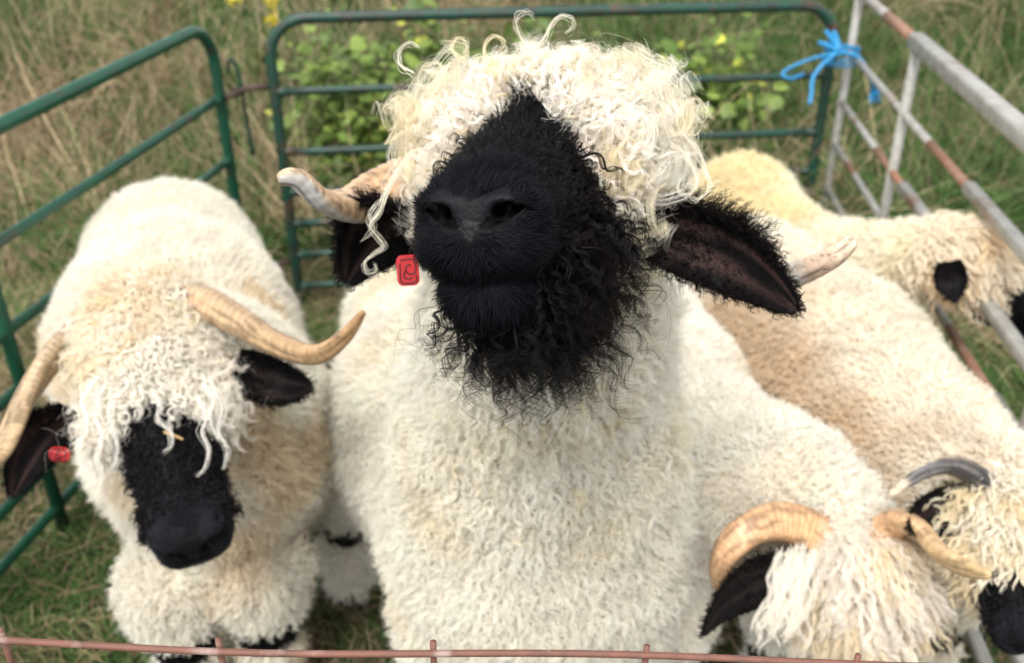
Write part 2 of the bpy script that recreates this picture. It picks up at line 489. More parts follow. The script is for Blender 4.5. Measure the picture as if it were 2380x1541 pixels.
def straw(n, x0, x1, y0, y1, L, rad):
    x = x0 + (x1 - x0) * RNG.random(n); y = y0 + (y1 - y0) * RNG.random(n); az = RNG.random(n) * 6.283
    p = np.stack([x, y, ground_z(x, y) + .01 + .03 * RNG.random(n)], 1)
    D = np.stack([np.cos(az), np.sin(az), .25 * RNG.normal(size=n)], 1)
    pts, r = locks(p, D, D + .4 * RNG.normal(size=(n, 3)), L * (.4 + RNG.random(n)), .4, .2, 1, 5, 0, rad, bend=.6)
    pts[:, :, 2] = np.maximum(pts[:, :, 2], ground_z(pts[:, :, 0], pts[:, :, 1]) + .006)
    return pts, r, mixc(DRY, (.48, .37, .20), RNG.random(n))
tag(curves_obj('straw_litter', [straw(9000, -2.0, 2.0, .9, 3.4, .13, .0011), straw(11000, -3, 3, 3.0, 6, .30, .0013)], M_GRASS), kind='stuff')

# ------------------------------------------------------------------ weeds beyond the pen
def leaf_mat():
    m, n, l, out = new_mat("leaves")
    at = n.new("ShaderNodeAttribute"); at.attribute_name = 'col'
    pb = n.new("ShaderNodeBsdfPrincipled"); pb.inputs['Roughness'].default_value = .5
    tr = n.new("ShaderNodeBsdfTranslucent"); mx = n.new("ShaderNodeMixShader"); mx.inputs[0].default_value = .35
    l.new(at.outputs['Color'], pb.inputs['Base Color']); l.new(at.outputs['Color'], tr.inputs['Color'])
    l.new(pb.outputs[0], mx.inputs[1]); l.new(tr.outputs[0], mx.inputs[2]); l.new(mx.outputs[0], out.inputs[0]); return m
M_LEAF = leaf_mat()
M_STEM = plain_mat("stem", (.10, .10, .045), .7)
def leafcluster(cs, dirs, ups, size, cols):
    """lobed leaf of 13 vertices, folded on its midrib"""
    out = np.array([[0, 0], [.30, .10], [.52, .30], [.36, .42], [.50, .62], [.27, .72], [.0, 1.0], [-.27, .72], [-.50, .62], [-.36, .42], [-.52, .30], [-.30, .10], [0, .45]])
    z = -.28 * np.abs(out[:, 0]) - .22 * out[:, 1] ** 2
    n = len(cs); W = nrm(np.cross(dirs, ups)); Z = nrm(np.cross(W, dirs))
    V = cs[:, None] + size[:, None, None] * (out[None, :, 0, None] * W[:, None] + out[None, :, 1, None] * dirs[:, None] + z[None, :, None] * Z[:, None])
    tri = np.array([[12, i, (i + 1) % 12] for i in range(12)])
    Fc = (np.arange(n)[:, None, None] * 13 + tri[None]).reshape(-1, 3)
    C = np.repeat(cols, 13, 0)
    return V.reshape(-1, 3), Fc, C
def weed(label, x, y, w, h, n, size, yellow, seed, flowers=0, tone=1.0, group='leafy weeds behind the green panel'):
    rng = np.random.default_rng(seed); z0 = float(ground_z(np.array([x]), np.array([y]))[0])
    root = empty('weed_plant', (x, y, z0)); tag(root, label, 'weed', group)
    stems, cs = [], []
    k = max(7, n // 18)
    for i in range(k):
        a = rng.random() * 6.283; r = rng.random() ** .6
        tipp = np.array([math.cos(a) * r * w, math.sin(a) * r * w * .6, h * (.45 + .55 * rng.random()) * (1 - .35 * r)])
        path = spline([(math.cos(a) * r * w * .25, math.sin(a) * r * w * .2, -.01), tipp * np.array([.5, .5, .6]) + rng.normal(size=3) * .02, tipp], 9)
        stems.append(tube(path, np.linspace(.0035, .0015, 9), 6)); cs.append(path[2:])
    cs = np.concatenate(cs); pick = rng.integers(0, len(cs), n); c = cs[pick] + rng.normal(size=(n, 3)) * np.array([.035, .035, .03])
    c[:, 2] = np.maximum(c[:, 2], .02)
    d = nrm(np.stack([rng.normal(size=n), rng.normal(size=n), .35 * rng.normal(size=n) + .1], 1)); up = nrm(np.array([0, -.25, 1]) + .45 * rng.normal(size=(n, 3)))
    t = rng.random(n); base = mixc((.060, .110, .022), (.16, .22, .05), t)
    yl = (noise(c + seed, 7, seed) + .35 * rng.random(n) < yellow)[:, None]
    base = np.where(yl, mixc((.42, .42, .06), (.30, .34, .06), t), base) * (.75 + .5 * rng.random((n, 1))) * tone
    V, Fc, C = leafcluster(c, d, up, size * (.28 + 1.1 * rng.random(n) ** 1.5), base)
    me = mesh_np('foliage', V, Fc, False, cols=np.clip(C, 0, 1)); me.materials.append(M_LEAF); link('foliage', me, root)
    v, f = merge(stems); me = mesh_np('stem', v, f); me.materials.append(M_STEM); link('stem', me, root)
    for q in range(flowers):
        top = np.array([0, 0, h * .9]) + rng.normal(size=3) * np.array([w * .7, w * .3, .06]); m = 34
        c = top + rng.normal(size=(m, 3)) * .012
        V, Fc, C = leafcluster(c, nrm(rng.normal(size=(m, 3))), nrm(rng.normal(size=(m, 3))), np.full(m, .016), np.tile([.62, .52, .05], (m, 1)))
        me = mesh_np('flower', V, Fc, False, cols=C); me.materials.append(M_LEAF); link('flower', me, root)
    return root
weed('bushy weed with yellow flowers behind the left end of the far panel top rail', -.66, 3.70, .24, .92, 1100, .052, .30, 1, flowers=7, tone=1.6)
weed('dense bright green weed clump right of the yellow flowered one', -.30, 3.62, .32, .90, 1900, .055, .34, 2, tone=1.7)
weed('low green weed seen between lower rails just left of the raised black muzzle', -.44, 3.22, .18, .30, 170, .05, .12, 3)
weed('green weed directly behind the white ringlets of the middle sheep', .10, 3.75, .28, .84, 1000, .052, .28, 4, tone=1.6)
weed('yellowing weed left of the blue twine', .80, 3.80, .34, .82, 1300, .058, .45, 5, tone=1.7)
weed('small weed with pale leaves under the yellowing one', .50, 3.60, .16, .40, 130, .045, .25, 6)
weed('dark weed tuft above the top left pen rail', -1.05, 4.3, .30, .40, 220, .05, .12, 7, tone=.9)
def stone(label, x, y, sx, sy, sz, seed, c=(.42, .40, .38)):
    z = float(ground_z(np.array([x]), np.array([y]))[0]); rng = np.random.default_rng(seed)
    n, m = 14, 20; v = []
    for i in range(n + 1):
        a = math.pi * i / n
        for j in range(m):
            b = 2 * math.pi * j / m; v.append([math.sin(a) * math.cos(b), math.sin(a) * math.sin(b), math.cos(a)])
    v = np.array(v); v = np.sign(v) * np.abs(v) ** .75; v *= (1 + .35 * (noise(v + seed, 1.4, seed) - .5) + .12 * (noise(v, 5, seed) - .5))[:, None]
    v = v * np.array([sx, sy, sz]) + np.array([0, 0, sz * .5])
    f = [(i * m + j, (i + 1) * m + j, (i + 1) * m + (j + 1) % m, i * m + (j + 1) % m) for i in range(n) for j in range(m)]
    me = mesh_np('stone', v, f); me.materials.append(M_STONE); o = link('stone', me); o.location = (x, y, z)
    tag(o, label, 'stone'); return o
M_STONE = worn_mat('pale_stone', (.42, .40, .37), (.20, .19, .15), 9, .42, .7, .85)
stone('pale grey stone half hidden by grass in the top left corner', -2.62, 5.3, .24, .16, .20, 5)
stone('pale stone lying beyond the green panel above the yellowing weed', .42, 4.35, .11, .09, .07, 8)

# ------------------------------------------------------------------ green tube panels
M_GREEN = worn_mat('green_paint', (.005, .078, .040), (.010, .048, .030), 22, .40, .72, .38, c3=(.060, .038, .026), scale3=13, lo3=.60, hi3=.70, bump=.25)
M_DARKG = worn_mat('green_paint_rubbed', (.008, .054, .036), (.020, .026, .020), 20, .42, .66, .45, c3=(.075, .042, .028), scale3=12, lo3=.56, hi3=.66)
HTS = [.935, .724, .540, .408, .302, .193, .081]
def panel(label, A, B, mat, brace=None, r=.0165, group='green tube panels'):
    """tube panel from A to B (xy), rounded top corners, seven rails"""
    A = np.array([*A, 0.]); B = np.array([*B, 0.]); L = np.linalg.norm(B - A); d = (B - A) / L
    root = empty('tube_panel', tuple((A + B) / 2)); tag(root, label, 'fence panel', group)
    o = (A + B) / 2; cr = .115
    def w(s, z): return A + d * s + np.array([0, 0, z]) - o
    path = [w(0, 0.0)] + [w(0, z) for z in np.linspace(.08, HTS[0] - cr, 8)]
    path += [w(cr - cr * math.cos(a), HTS[0] - cr + cr * math.sin(a)) for a in np.linspace(.15, math.pi / 2, 9)]
    path += [w(s, HTS[0]) for s in np.linspace(cr + .05, L - cr - .05, 12)]
    path += [w(L - cr + cr * math.sin(a), HTS[0] - cr + cr * math.cos(a)) for a in np.linspace(0, math.pi / 2 - .15, 9)]
    path += [w(L, z) for z in np.linspace(HTS[0] - cr, .08, 8)] + [w(L, 0.0)]
    tube_obj('frame', tube(path, r, 16), mat, root)
    for z in HTS[1:]:
        n = 16; s = np.linspace(r * .6, L - r * .6, n); sag = .002 * np.sin(s * 3 + z * 9)
        rr = np.full(n, r * .74); v, f = tube([w(a, z + b) for a, b in zip(s, sag)], rr, 12)
        wl_ = []
        for e, q in ((0, 1), (L, -1)):      # flattened and welded ends
            wl_.append(tube([w(e + q * (r * .5), z), w(e + q * (r * 1.3), z), w(e + q * (r * 3.0), z)], [r * 1.02, r * .92, r * .745], 12))
        tube_obj('rail', merge([(v, f)] + wl_), mat, root)
    if brace is not None:
        tube_obj('brace', tube([w(brace, HTS[0] - r * .7), w(brace, .5), w(brace, 0.0)], r * .9, 14), mat, root)
    return root, A, B, d
BL, BR = (-.700, 2.865), (.985, 3.055)
LE = np.array([-.845, 2.80]); ldir = np.array([.1926, 1.0]) / math.hypot(.1926, 1)
LN = LE - ldir * 2.35
panel('green tube panel across the far end of the pen', BL, BR, M_DARKG)
panel('green tube panel running along the left side of the pen', tuple(LN), tuple(LE), M_GREEN, brace=2.35 - 1.06)
# hinge lugs, loops and drop pin between the two panels
def hinge(zc, pin):
    root = empty('panel_hinge', (-.775, 2.83, zc)); o = np.array([-.775, 2.83, zc])
    tag(root, 'rusty %s hinge joining the two green panels' % ('upper' if pin else 'lower'), 'hinge', 'hinges between the green panels')
    a = np.array([-.715, 2.862, zc]); b = np.array([-.79, 2.835, zc]); e = np.array([-.83, 2.80, zc - .012])
    tube_obj('lug', tube([a - o, b - o], .010, 10), M_RUST2, root); tube_obj('lug', tube([e - o, b + [.004, 0, -.012] - o], .010, 10), M_RUST2, root)
    ring = [b - o + .017 * np.array([math.cos(t), math.sin(t), 0]) for t in np.linspace(0, 2 * math.pi, 18, endpoint=False)]
    tube_obj('ring', tube(ring, .005, 8, closed=True), M_RUST2, root)
    if pin:
        pp = spline([b + [-.030, -.01, .045], b + [-.022, -.006, .085], b + [-.008, 0, .075], b + [0, 0, .02], b + [.004, 0, -.10], b + [.010, 0, -.20]], 30) - o
        tube_obj('drop_pin', tube(pp, .0058, 8), M_DARKG, root)
M_RUST2 = worn_mat('rusty_lug', (.085, .050, .036), (.03, .035, .03), 40, .4, .7, .7)
hinge(.742, True); hinge(.17, False)

# ------------------------------------------------------------------ galvanised hurdle on the right
M_GALV = worn_mat('galvanised_rust', (.46, .455, .42), (.30, .28, .25), 26, .38, .68, .5, metal=.15, c3=(.24, .125, .075), scale3=4.5, lo3=.56, hi3=.66, bump=.4)
M_RUSTP = worn_mat('bare_rust', (.26, .115, .065), (.30, .20, .15), 30, .4, .7, .7)
def gate():
    A = np.array([1.035, 3.03, 0]); dd = np.array([-.0805, -1, 0]); dd /= np.linalg.norm(dd); L = 2.45
    root = empty('hurdle_gate', tuple(A + dd * L / 2)); tag(root, 'rusty galvanised hurdle gate along the right side of the pen', 'hurdle gate')
    o = A + dd * L / 2
    def w(s, z, off=0): return A + dd * s + np.array([off, 0, z]) - o
    z0, z1 = .0, 1.24
    for s, top in ((0, z1), (.62, .965), (1.62, .965), (L, 1.06)):
        tube_obj('upright', tube([w(s, .04 if s else 0, 0), w(s, .5, 0), w(s, top, 0)], .0125, 4 if 0 else 12), M_GALV, root)
    for i, z in enumerate((.975, .80, .645, .51, .36, .20, .08)):
        r = .0125 if i else .0165
        a, c = w(.012, z), w(L - .01, z)
        cut = [.62, 1.15, .75, 1.5, .9, 1.2, .6][i]
        m = w(cut, z)
        # sleeved: a thinner rusty bar running into a wider galvanised one
        rusty = w(max(cut - .30, .02), z); sq = (lambda th, i: 1 / np.maximum(np.abs(np.cos(th)), np.abs(np.sin(th))) ** .7)
        tube_obj('rail', merge([tube([a, m], r * .80, 12), tube([w(cut - .03, z), w((cut + L) / 2, z), c], r * (1.15 if i == 0 else 1), 16, sect=sq)]), M_GALV, root)
        tube_obj('rust_patch', tube([rusty, (rusty + m) / 2, w(cut - .028, z)], r * .83, 12), M_RUSTP, root)
    return root
gate()

# ------------------------------------------------------------------ rusty wire mesh panel nearest the camera
M_RUST = worn_mat('rusty_wire', (.21, .088, .060), (.13, .062, .045), 45, .35, .65, .65, c3=(.34, .24, .21), scale3=30, lo3=.58, hi3=.70, bump=.7)
def wire_panel():
    root = empty('wire_panel', (0, .49, 0)); tag(root, 'rusty welded wire mesh panel in the foreground', 'wire panel')
    o = np.array([0, .49, 0])
    def top(x): return 1.0085 + -.036 * (x + .1) * 1.0 + .0022 * math.sin(x * 14 + 1)
    xs_ = np.linspace(-.95, .95, 60)
    for dz, rr in ((0, .0026), (-.12, .0024), (-.26, .0024), (-.42, .0024), (-.60, .0024), (-.80, .0024), (-.97, .0026)):
        tube_obj('wire', tube([np.array([x, .49 + .002 * math.sin(x * 9), top(x) + dz]) - o for x in xs_], rr, 10), M_RUST, root)
    for x in np.arange(-.8175, .9, .152):
        t = top(x) + .006
        tube_obj('wire', tube([np.array([x + .0016 * math.sin(z * 20), .4943 - .0, z]) - o for z in np.linspace(t, .02, 30)], .0024, 10), M_RUST, root)
wire_panel()

# ------------------------------------------------------------------ blue twine
def twine():
    c = P(1948, 122, 2.98) + np.array([0, -.045, 0]); root = empty('twine_knot', tuple(c)); tag(root, 'bright blue baler twine knotted round the corner posts', 'twine')
    m = plain_mat('blue_twine', (.02, .24, .50), .45)
    k = 2.93 / FX
    def pt(px, py, dz=0): return P(px, py, 2.90 + dz) - c
    def strand(name, pts, r=.0036):
        p = spline(pts, 40); t = np.linspace(0, 1, 40)
        sect = lambda th, i: 1 + .35 * np.abs(np.cos(th * 1.5 + t[i] * 18))
        tube_obj(name, tube(p, r, 10, sect=sect), m, root)
    strand('tail', [pt(1945, 122), pt(1890, 135), pt(1840, 155), pt(1818, 172), pt(1838, 182), pt(1868, 172, .02)])
    strand('tail', [pt(1945, 122), pt(1912, 150), pt(1890, 180), pt(1886, 215), pt(1882, 242)], .005)
    strand('tail', [pt(1952, 120), pt(1990, 130), pt(2015, 160), pt(2028, 190), pt(2030, 212, .04)], .005)
    strand('tail', [pt(1950, 115), pt(1930, 85), pt(1918, 70)], .0055)
    strand('tail', [pt(1950, 118), pt(1922, 105), pt(1902, 98)], .0055)
    strand('tail', [pt(1950, 112), pt(1945, 90), pt(1936, 72)], .006)
    p0 = P(1940, 118, 2.93) - c
    for j in range(5):      # wraps round both posts
        z = -.022 + .011 * j
        ring = [np.array([.010 + .052 * math.cos(a), .045 + .034 * math.sin(a), z + .010 * math.sin(a * 1 + j)]) for a in np.linspace(0, 2 * math.pi, 28, endpoint=False)]
        tube_obj('wrap', tube(ring, .004, 8, closed=True), m, root)
    fr = pt(2032, 232, .04); tf = []
    for j in range(9):
        e = fr + RNG.normal(size=3) * .018; tf.append(tube(spline([pt(2030, 212, .04), (pt(2030, 212, .04) + e) / 2 + RNG.normal(size=3) * .005, e], 8), .0035, 6))
    tube_obj('frayed_end', merge(tf), m, root)
twine()

# ------------------------------------------------------------------ red ear tags
def ear_tag(c, right, up, w, h, parent, off):
    """rounded red plate with a raised square spiral"""
    m = plain_mat('red_tag', (.40, .008, .012), .3); m2 = plain_mat('red_tag_mark', (.10, .003, .005), .4)
    right = nrm(right); up = nrm(up - right * np.dot(up, right)); n = np.cross(right, up)
    k = []; rc = w * .28
    for cx, cy_, a0 in ((w / 2 - rc, h / 2 - rc, 0), (-w / 2 + rc, h / 2 - rc, 90), (-w / 2 + rc, -h / 2 + rc, 180), (w / 2 - rc, -h / 2 + rc, 270)):
        for a in np.linspace(0, 90, 6): k.append((cx + rc * math.cos(R(a0 + a)), cy_ + rc * math.sin(R(a0 + a))))
    k = np.array(k); nn_ = len(k); v = []
    for z, s in ((-.001, 1), (.0008, 1), (.0012, .95)):
        v += [c - off + right * x * s + up * y * s + n * z for x, y in k]
    f = [tuple(range(nn_ - 1, -1, -1)), tuple(2 * nn_ + i for i in range(nn_))]
    for q in range(2):
        f += [(q * nn_ + i, q * nn_ + (i + 1) % nn_, (q + 1) * nn_ + (i + 1) % nn_, (q + 1) * nn_ + i) for i in range(nn_)]
    me = mesh_np('ear_tag', np.array(v), f, False); me.materials.append(m); o = link('ear_tag', me, parent)
    sp = [(-.30, .34), (.22, .36), (.34, .20), (.34, -.02), (.20, -.12), (-.02, -.10), (-.10, .02), (-.04, .16), (.12, .16)]
    sp2 = [(-.34, .22), (-.36, -.28), (-.22, -.40), (.24, -.40), (.36, -.28), (.34, -.16)]
    sp3 = [(-.16, -.02), (-.18, -.22), (.0, -.27), (.16, -.24)]
    ps = []
    for q in (sp, sp2, sp3):
        pth = spline([c - off + right * x * w + up * y * h + n * .0012 for x, y in q], 30); ps.append(tube(pth, w * .045, 6))
    vv, ff = merge(ps); me = mesh_np('marking', vv, ff); me.materials.append(m2); link('marking', me, o)
# ------------------------------------------------------------------ sheep
CAMP = np.array([0, 0, CAM_H])
def frame_from(O, N, up):
    F = nrm(N - O); U = nrm(up - F * np.dot(up, F)); Rt = np.cross(F, U)
    return Rt, F, U
def head_sdf(X, fine):
    d = ell(X, (0, .015, -.032), (.072, .085, .074))
    d = smin(d, cap(X, (0, .08, -.046), (0, .215, -.052), .061, .046), .03)
    d = smin(d, cap(X, (0, .05, .006), (0, .205, -.036), .036, .030), .03)
    d = smin(d, ell(X, (0, .235, -.055), (.051, .052, .046)), .02)
    d = smin(d, cap(X, (0, .02, -.085), (0, .19, -.096), .046, .032), .025)
    for s in (-1, 1):
        d = smin(d, ell(X, (s * .052, .075, -.012), (.022, .030, .020)), .02)
    if fine:
        for s in (-1, 1):
            d = smin(d, ell(X, (s * .024, .258, -.030), (.024, .024, .012)), .010)      # nostril wings
            d = smin(d, ell(X, (s * .022, .252, -.068), (.028, .034, .020)), .012)      # upper lip pads
    d = smin(d, ell(X, (0, .226, -.104), (.038, .046, .026)), .006 if fine else .012)
    if fine:
        for s in (-1, 1):
            sl = smin(cap(X, (s * .012, .288, -.047), (s * .027, .279, -.039), .0042, .0062),
                      cap(X, (s * .027, .279, -.039), (s * .045, .252, -.025), .0062, .0036), .003)
            sl = smin(sl, cap(X, (s * .024, .29, -.038), (s * .018, .25, -.04), .006, .006), .003)
            d = ssub(d, sl, .004)
            d = ssub(d, cap(X, (0, .292, -.090), (s * .052, .245, -.085), .0028, .0028), .006)   # mouth
        d = ssub(d, cap(X, (0, .301, -.052), (0, .291, -.088), .0018, .0024), .004)              # philtrum
    return d

def ear_mesh(base, tip, opening, width, cup=.55, n=22, m=13, droop=None, point=0.0):
    """cupped leaf; returns verts, faces, local (t, s, side)"""
    ax = tip - base; L = np.linalg.norm(ax); T = ax / L
    Nn = nrm(opening - T * np.dot(opening, T)); W = np.cross(T, Nn)
    t = np.linspace(0, 1, n); s = np.linspace(-1, 1, m)
    wid = width * np.clip(np.sin(np.pi * (.13 + .84 * t)) ** .62, .04, 1) * (1 - point * t ** 1.6)
    th = .0028
    vs, info = [], []
    for side in (0, 1):
        for i in range(n):
            c = base + ax * t[i] + Nn * (-.03 * math.sin(math.pi * t[i])) + (droop if droop is not None else 0) * t[i] ** 2
            for j in range(m):
                a = s[j] * (1.25 - .45 * t[i])
                r = wid[i] / 2
                p = c + W * r * math.sin(a) / math.sin(1.0) - Nn * r * cup * 1.6 * (math.cos(a) - .45)
                p = p - Nn * (th * side * 2 * (1 - abs(s[j]) ** 4))
                vs.append(p); info.append((t[i], s[j], side))
    fs = []
    for side in (0, 1):
        o = side * n * m
        for i in range(n - 1):
            for j in range(m - 1):
                q = (o + i * m + j, o + (i + 1) * m + j, o + (i + 1) * m + j + 1, o + i * m + j + 1)
                fs.append(q[::-1] if side else q)
    o = n * m
    for i in range(n - 1):
        for j, f in ((0, 1), (m - 1, -1)):
            q = (i * m + j, i * m + j + o, (i + 1) * m + j + o, (i + 1) * m + j)
            fs.append(q if f > 0 else q[::-1])
    for j in range(m - 1):
        k = (n - 1) * m + j
        fs.append((k, k + o, k + o + 1, k + 1))
    V = np.array(vs); Q = np.array(fs)
    return V, Q, np.array(info), (T, W, Nn)

def horn(name, path, r0, r1, parent, ridges=30, base_c=(.62, .40, .22), tip_c=(.70, .50, .30), grey=None, flat=.62, tw=2.0, n=90, up=None, rp=.8):
    n = max(n, int(ridges * 5)); p = spline(path, n); k = len(p); t = np.linspace(0, 1, k)
    rad = (r0 * (1 - t) ** rp * (1 - .12 * t) + r1)
    rad = rad * (1 + .055 * np.abs(np.sin(t ** .8 * np.pi * ridges)) * (1 - t) ** .5 + .02 * np.sin(t * 23))
    rad[-1] *= .35; rad[-2] *= .8
    seg = 26
    def sect(th, i):
        x = np.cos(th); y = np.sin(th)
        return 1 / np.sqrt(x * x + (y / flat) ** 2) * (1 + .10 * np.cos(3 * th)) * (1 + .02 * np.sin(9 * th + 5 * t[i]))
    v, f = tube(p, rad, seg, sect=sect, twist=t * tw, up=up)
    T = np.repeat(t, seg); th = np.tile(np.linspace(0, 2 * np.pi, seg, endpoint=False), k)
    nz = noise(v, 60, 3); nz2 = noise(v * np.array([1, 1, 1]), 220, 5)
    c = mixc(base_c, tip_c, T)
    c = c * (1 - .33 * ((np.abs(np.sin(T ** .8 * np.pi * ridges)) < .30) * (1 - .7 * T) * (nz2 > .25))[:, None])
    st_ = noise(np.stack([th * 2.2, T * 5, 0 * T], -1), 1.0, 8)
    c = c * (.72 + .5 * st_)[:, None] * (1 - .45 * (noise(np.stack([th * 3.5 + 9, T * 14, 0 * T], -1), 1.0, 18) > .74))[:, None]
    if grey is not None:
        gc, lo, hi, ang = grey
        stg = noise(np.stack([np.cos(th) * 2.5, np.sin(th) * 2.5 + 7, T * 5], -1), 1.0, 12)
        g = sstep(-.25, .2, np.cos(th - ang) + .9 * (stg - .5)) * sstep(lo, lo + .12, T) * (1 - sstep(hi, hi + .1, T))
        gcol = mixc((.20, .19, .19), gc, sstep(.3, .62, noise(np.stack([np.cos(th) * 3 + 5, np.sin(th) * 3, T * 3], -1), 1.0, 13)))
        c = c * (1 - g[:, None]) + gcol * g[:, None]
        lines = (np.abs(np.sin(th * 2 + ang + nz * 2)) < .12) * (T > lo)
        c = c * (1 - .55 * lines[:, None])
    me = mesh_np(name, v, f, True, cols=np.clip(c, 0, 1)); me.materials.append(M_HORN)
    return link(name, me, parent)

def make_sheep(label, group, base, O, N, up, trunk, legs, grid, ears, cfg, fine=False, s_head=None):
    root = empty('sheep', base); tag(root, label, 'sheep', group)
    off = np.array(base, float)
    Rt, F, U = frame_from(O, N, up); s = s_head or np.linalg.norm(N - O) / .292
    fluff = cfg.get('fluff')
    def loc(p):
        q = (p - O) / s; return np.stack([q @ Rt, q @ F, q @ U], -1)
    xs, ys, zs = grid
    X = np.meshgrid(xs.astype(np.float32), ys.astype(np.float32), zs.astype(np.float32), indexing='ij')
    # bounding part of the grid for the head
    Q = [X[i] - np.float32(O[i]) for i in range(3)]
    H = [sum(Q[i] * np.float32(a[i] / s) for i in range(3)) for a in (Rt, F, U)]
    d = head_sdf(H, fine)
    if fluff: d = smin(d, ell(H, *fluff), .03)
    d = d * s
    del Q, H
    tr = None
    for a, b, ra, rb in trunk:
        c = cap(X, a, b, ra, rb); tr = c if tr is None else smin(tr, c, .07)
    for a, b, ra, rb in legs:
        tr = smin(tr, cap(X, a, b, ra, rb), .03)
    d = smin(d, tr, .035)
    V, Qd = surface_nets(d.astype(np.float32), xs, ys, zs)
    del X, d, tr
    Vl = loc(V)
    blackf = cfg['black']
    kb = blackf(V, Vl)
    skin_w = np.array(cfg.get('skin', (.74, .66, .54)))
    cols = skin_w[None] * (1 - kb[:, None]) + BLK[None] * kb[:, None]
    pad = np.zeros(len(V))
    if fine:
        x, y, z = Vl.T
        pad = padf(Vl)
        slate = np.array([.007, .0075, .0095])
        cols = np.where(pad[:, None] > .1, slate[None], cols)
        SA, SB, SC = np.array([.012, .288, -.047]), np.array([.027, .279, -.039]), np.array([.045, .252, -.025]); qq = np.stack([np.abs(x), y, z], -1)
        def seg(a, b):
            h = np.clip(((qq - a) @ (b - a)) / np.dot(b - a, b - a), 0, 1); return np.linalg.norm(qq - a - h[:, None] * (b - a), axis=1) - (.0042 + .0020 * (a is SB) + h * (.0020 if a is SA else -.0026))
        slit = np.minimum(seg(SA, SB), seg(SB, SC)) < .0010
        cols = np.where(slit[:, None], .0006, cols); pad = np.where(slit, 0, pad)  # darkness of the nostril hollows painted into the skin colour
        mo = np.exp(-((z + .089) / .006) ** 2) * (np.abs(x) < .02) * (y > .26)
        cols = cols * (1 - .6 * mo[:, None]) + np.array([.05, .03, .03])[None] * .6 * mo[:, None]
    # ears join the body mesh
    EV, EQ = [V], [Qd]; ecol = [cols]; o = len(V); earinfo = []
    for e in ears:
        ev, eq, info, fr = ear_mesh(**e['shape'])
        inner = (info[:, 2] == (0)) & (np.abs(info[:, 1] - .1) < .55)
        nn = noise(np.stack([info[:, 0] * 4, info[:, 1] * 5, info[:, 0] * 0], -1), 1.0, 9)
        pink = np.array(e.get('inner', (.13, .075, .065)))
        cc = np.tile(BLK * 1.3, (len(ev), 1)); w = (inner * sstep(.25, .55, nn) * sstep(.05, .2, info[:, 0]))[:, None]
        cc = cc * (1 - w) + pink * w
        EV.append(ev); EQ.append(eq + o); ecol.append(cc); o += len(ev); earinfo.append((ev, eq, info, fr, e))
    av = np.concatenate(EV); aq = np.concatenate(EQ); ac = np.concatenate(ecol)
    me = mesh_np('body', av - off, aq, True, cols=ac, extra={'pad': np.concatenate([pad, np.zeros(len(av) - len(V))])})
    me.materials.append(M_SKIN)
    link('body', me, root)
    return dict(root=root, off=off, V=V, Q=Qd, loc=loc, Rt=Rt, F=F, U=U, s=s, ears=earinfo, black=blackf, cfg=cfg, O=O)

def padf(Vl):
    x, y, z = Vl.T; ax = np.abs(x)
    ax = ax + .003 * (noise(Vl, 260, 3) - .5)
    top = -.031 + .50 * ax - 45 * np.clip(ax - .018, 0, 1) ** 2 + .004 * (noise(Vl, 300, 4) - .5)      # V shaped upper edge, wings rising outwards
    low = np.where(ax < .012, -.060 + ax * 1.3, -.044 + (ax - .012) * .62)
    return ((z < top) & (z > low) & (ax < .031) & (y > .25)).astype(float) * (.30 + .70 * sstep(-.040, -.046, z))

def facing(p, n, lo=.12):
    v = nrm(CAMP - p); f = (v * n).sum(-1)
    return lo + (1 - lo) * sstep(-.45, -.1, f)
DOWN = np.array([0, 0, -1.0])
def tang(d, n):
    d = np.broadcast_to(d, n.shape); return nrm(d - n * (d * n).sum(-1, keepdims=True))
def to_obj(S, name, chunks, mat):
    off = S['off']
    return curves_obj(name, [(p - off, r, c) for p, r, c in chunks], mat, S['root'])

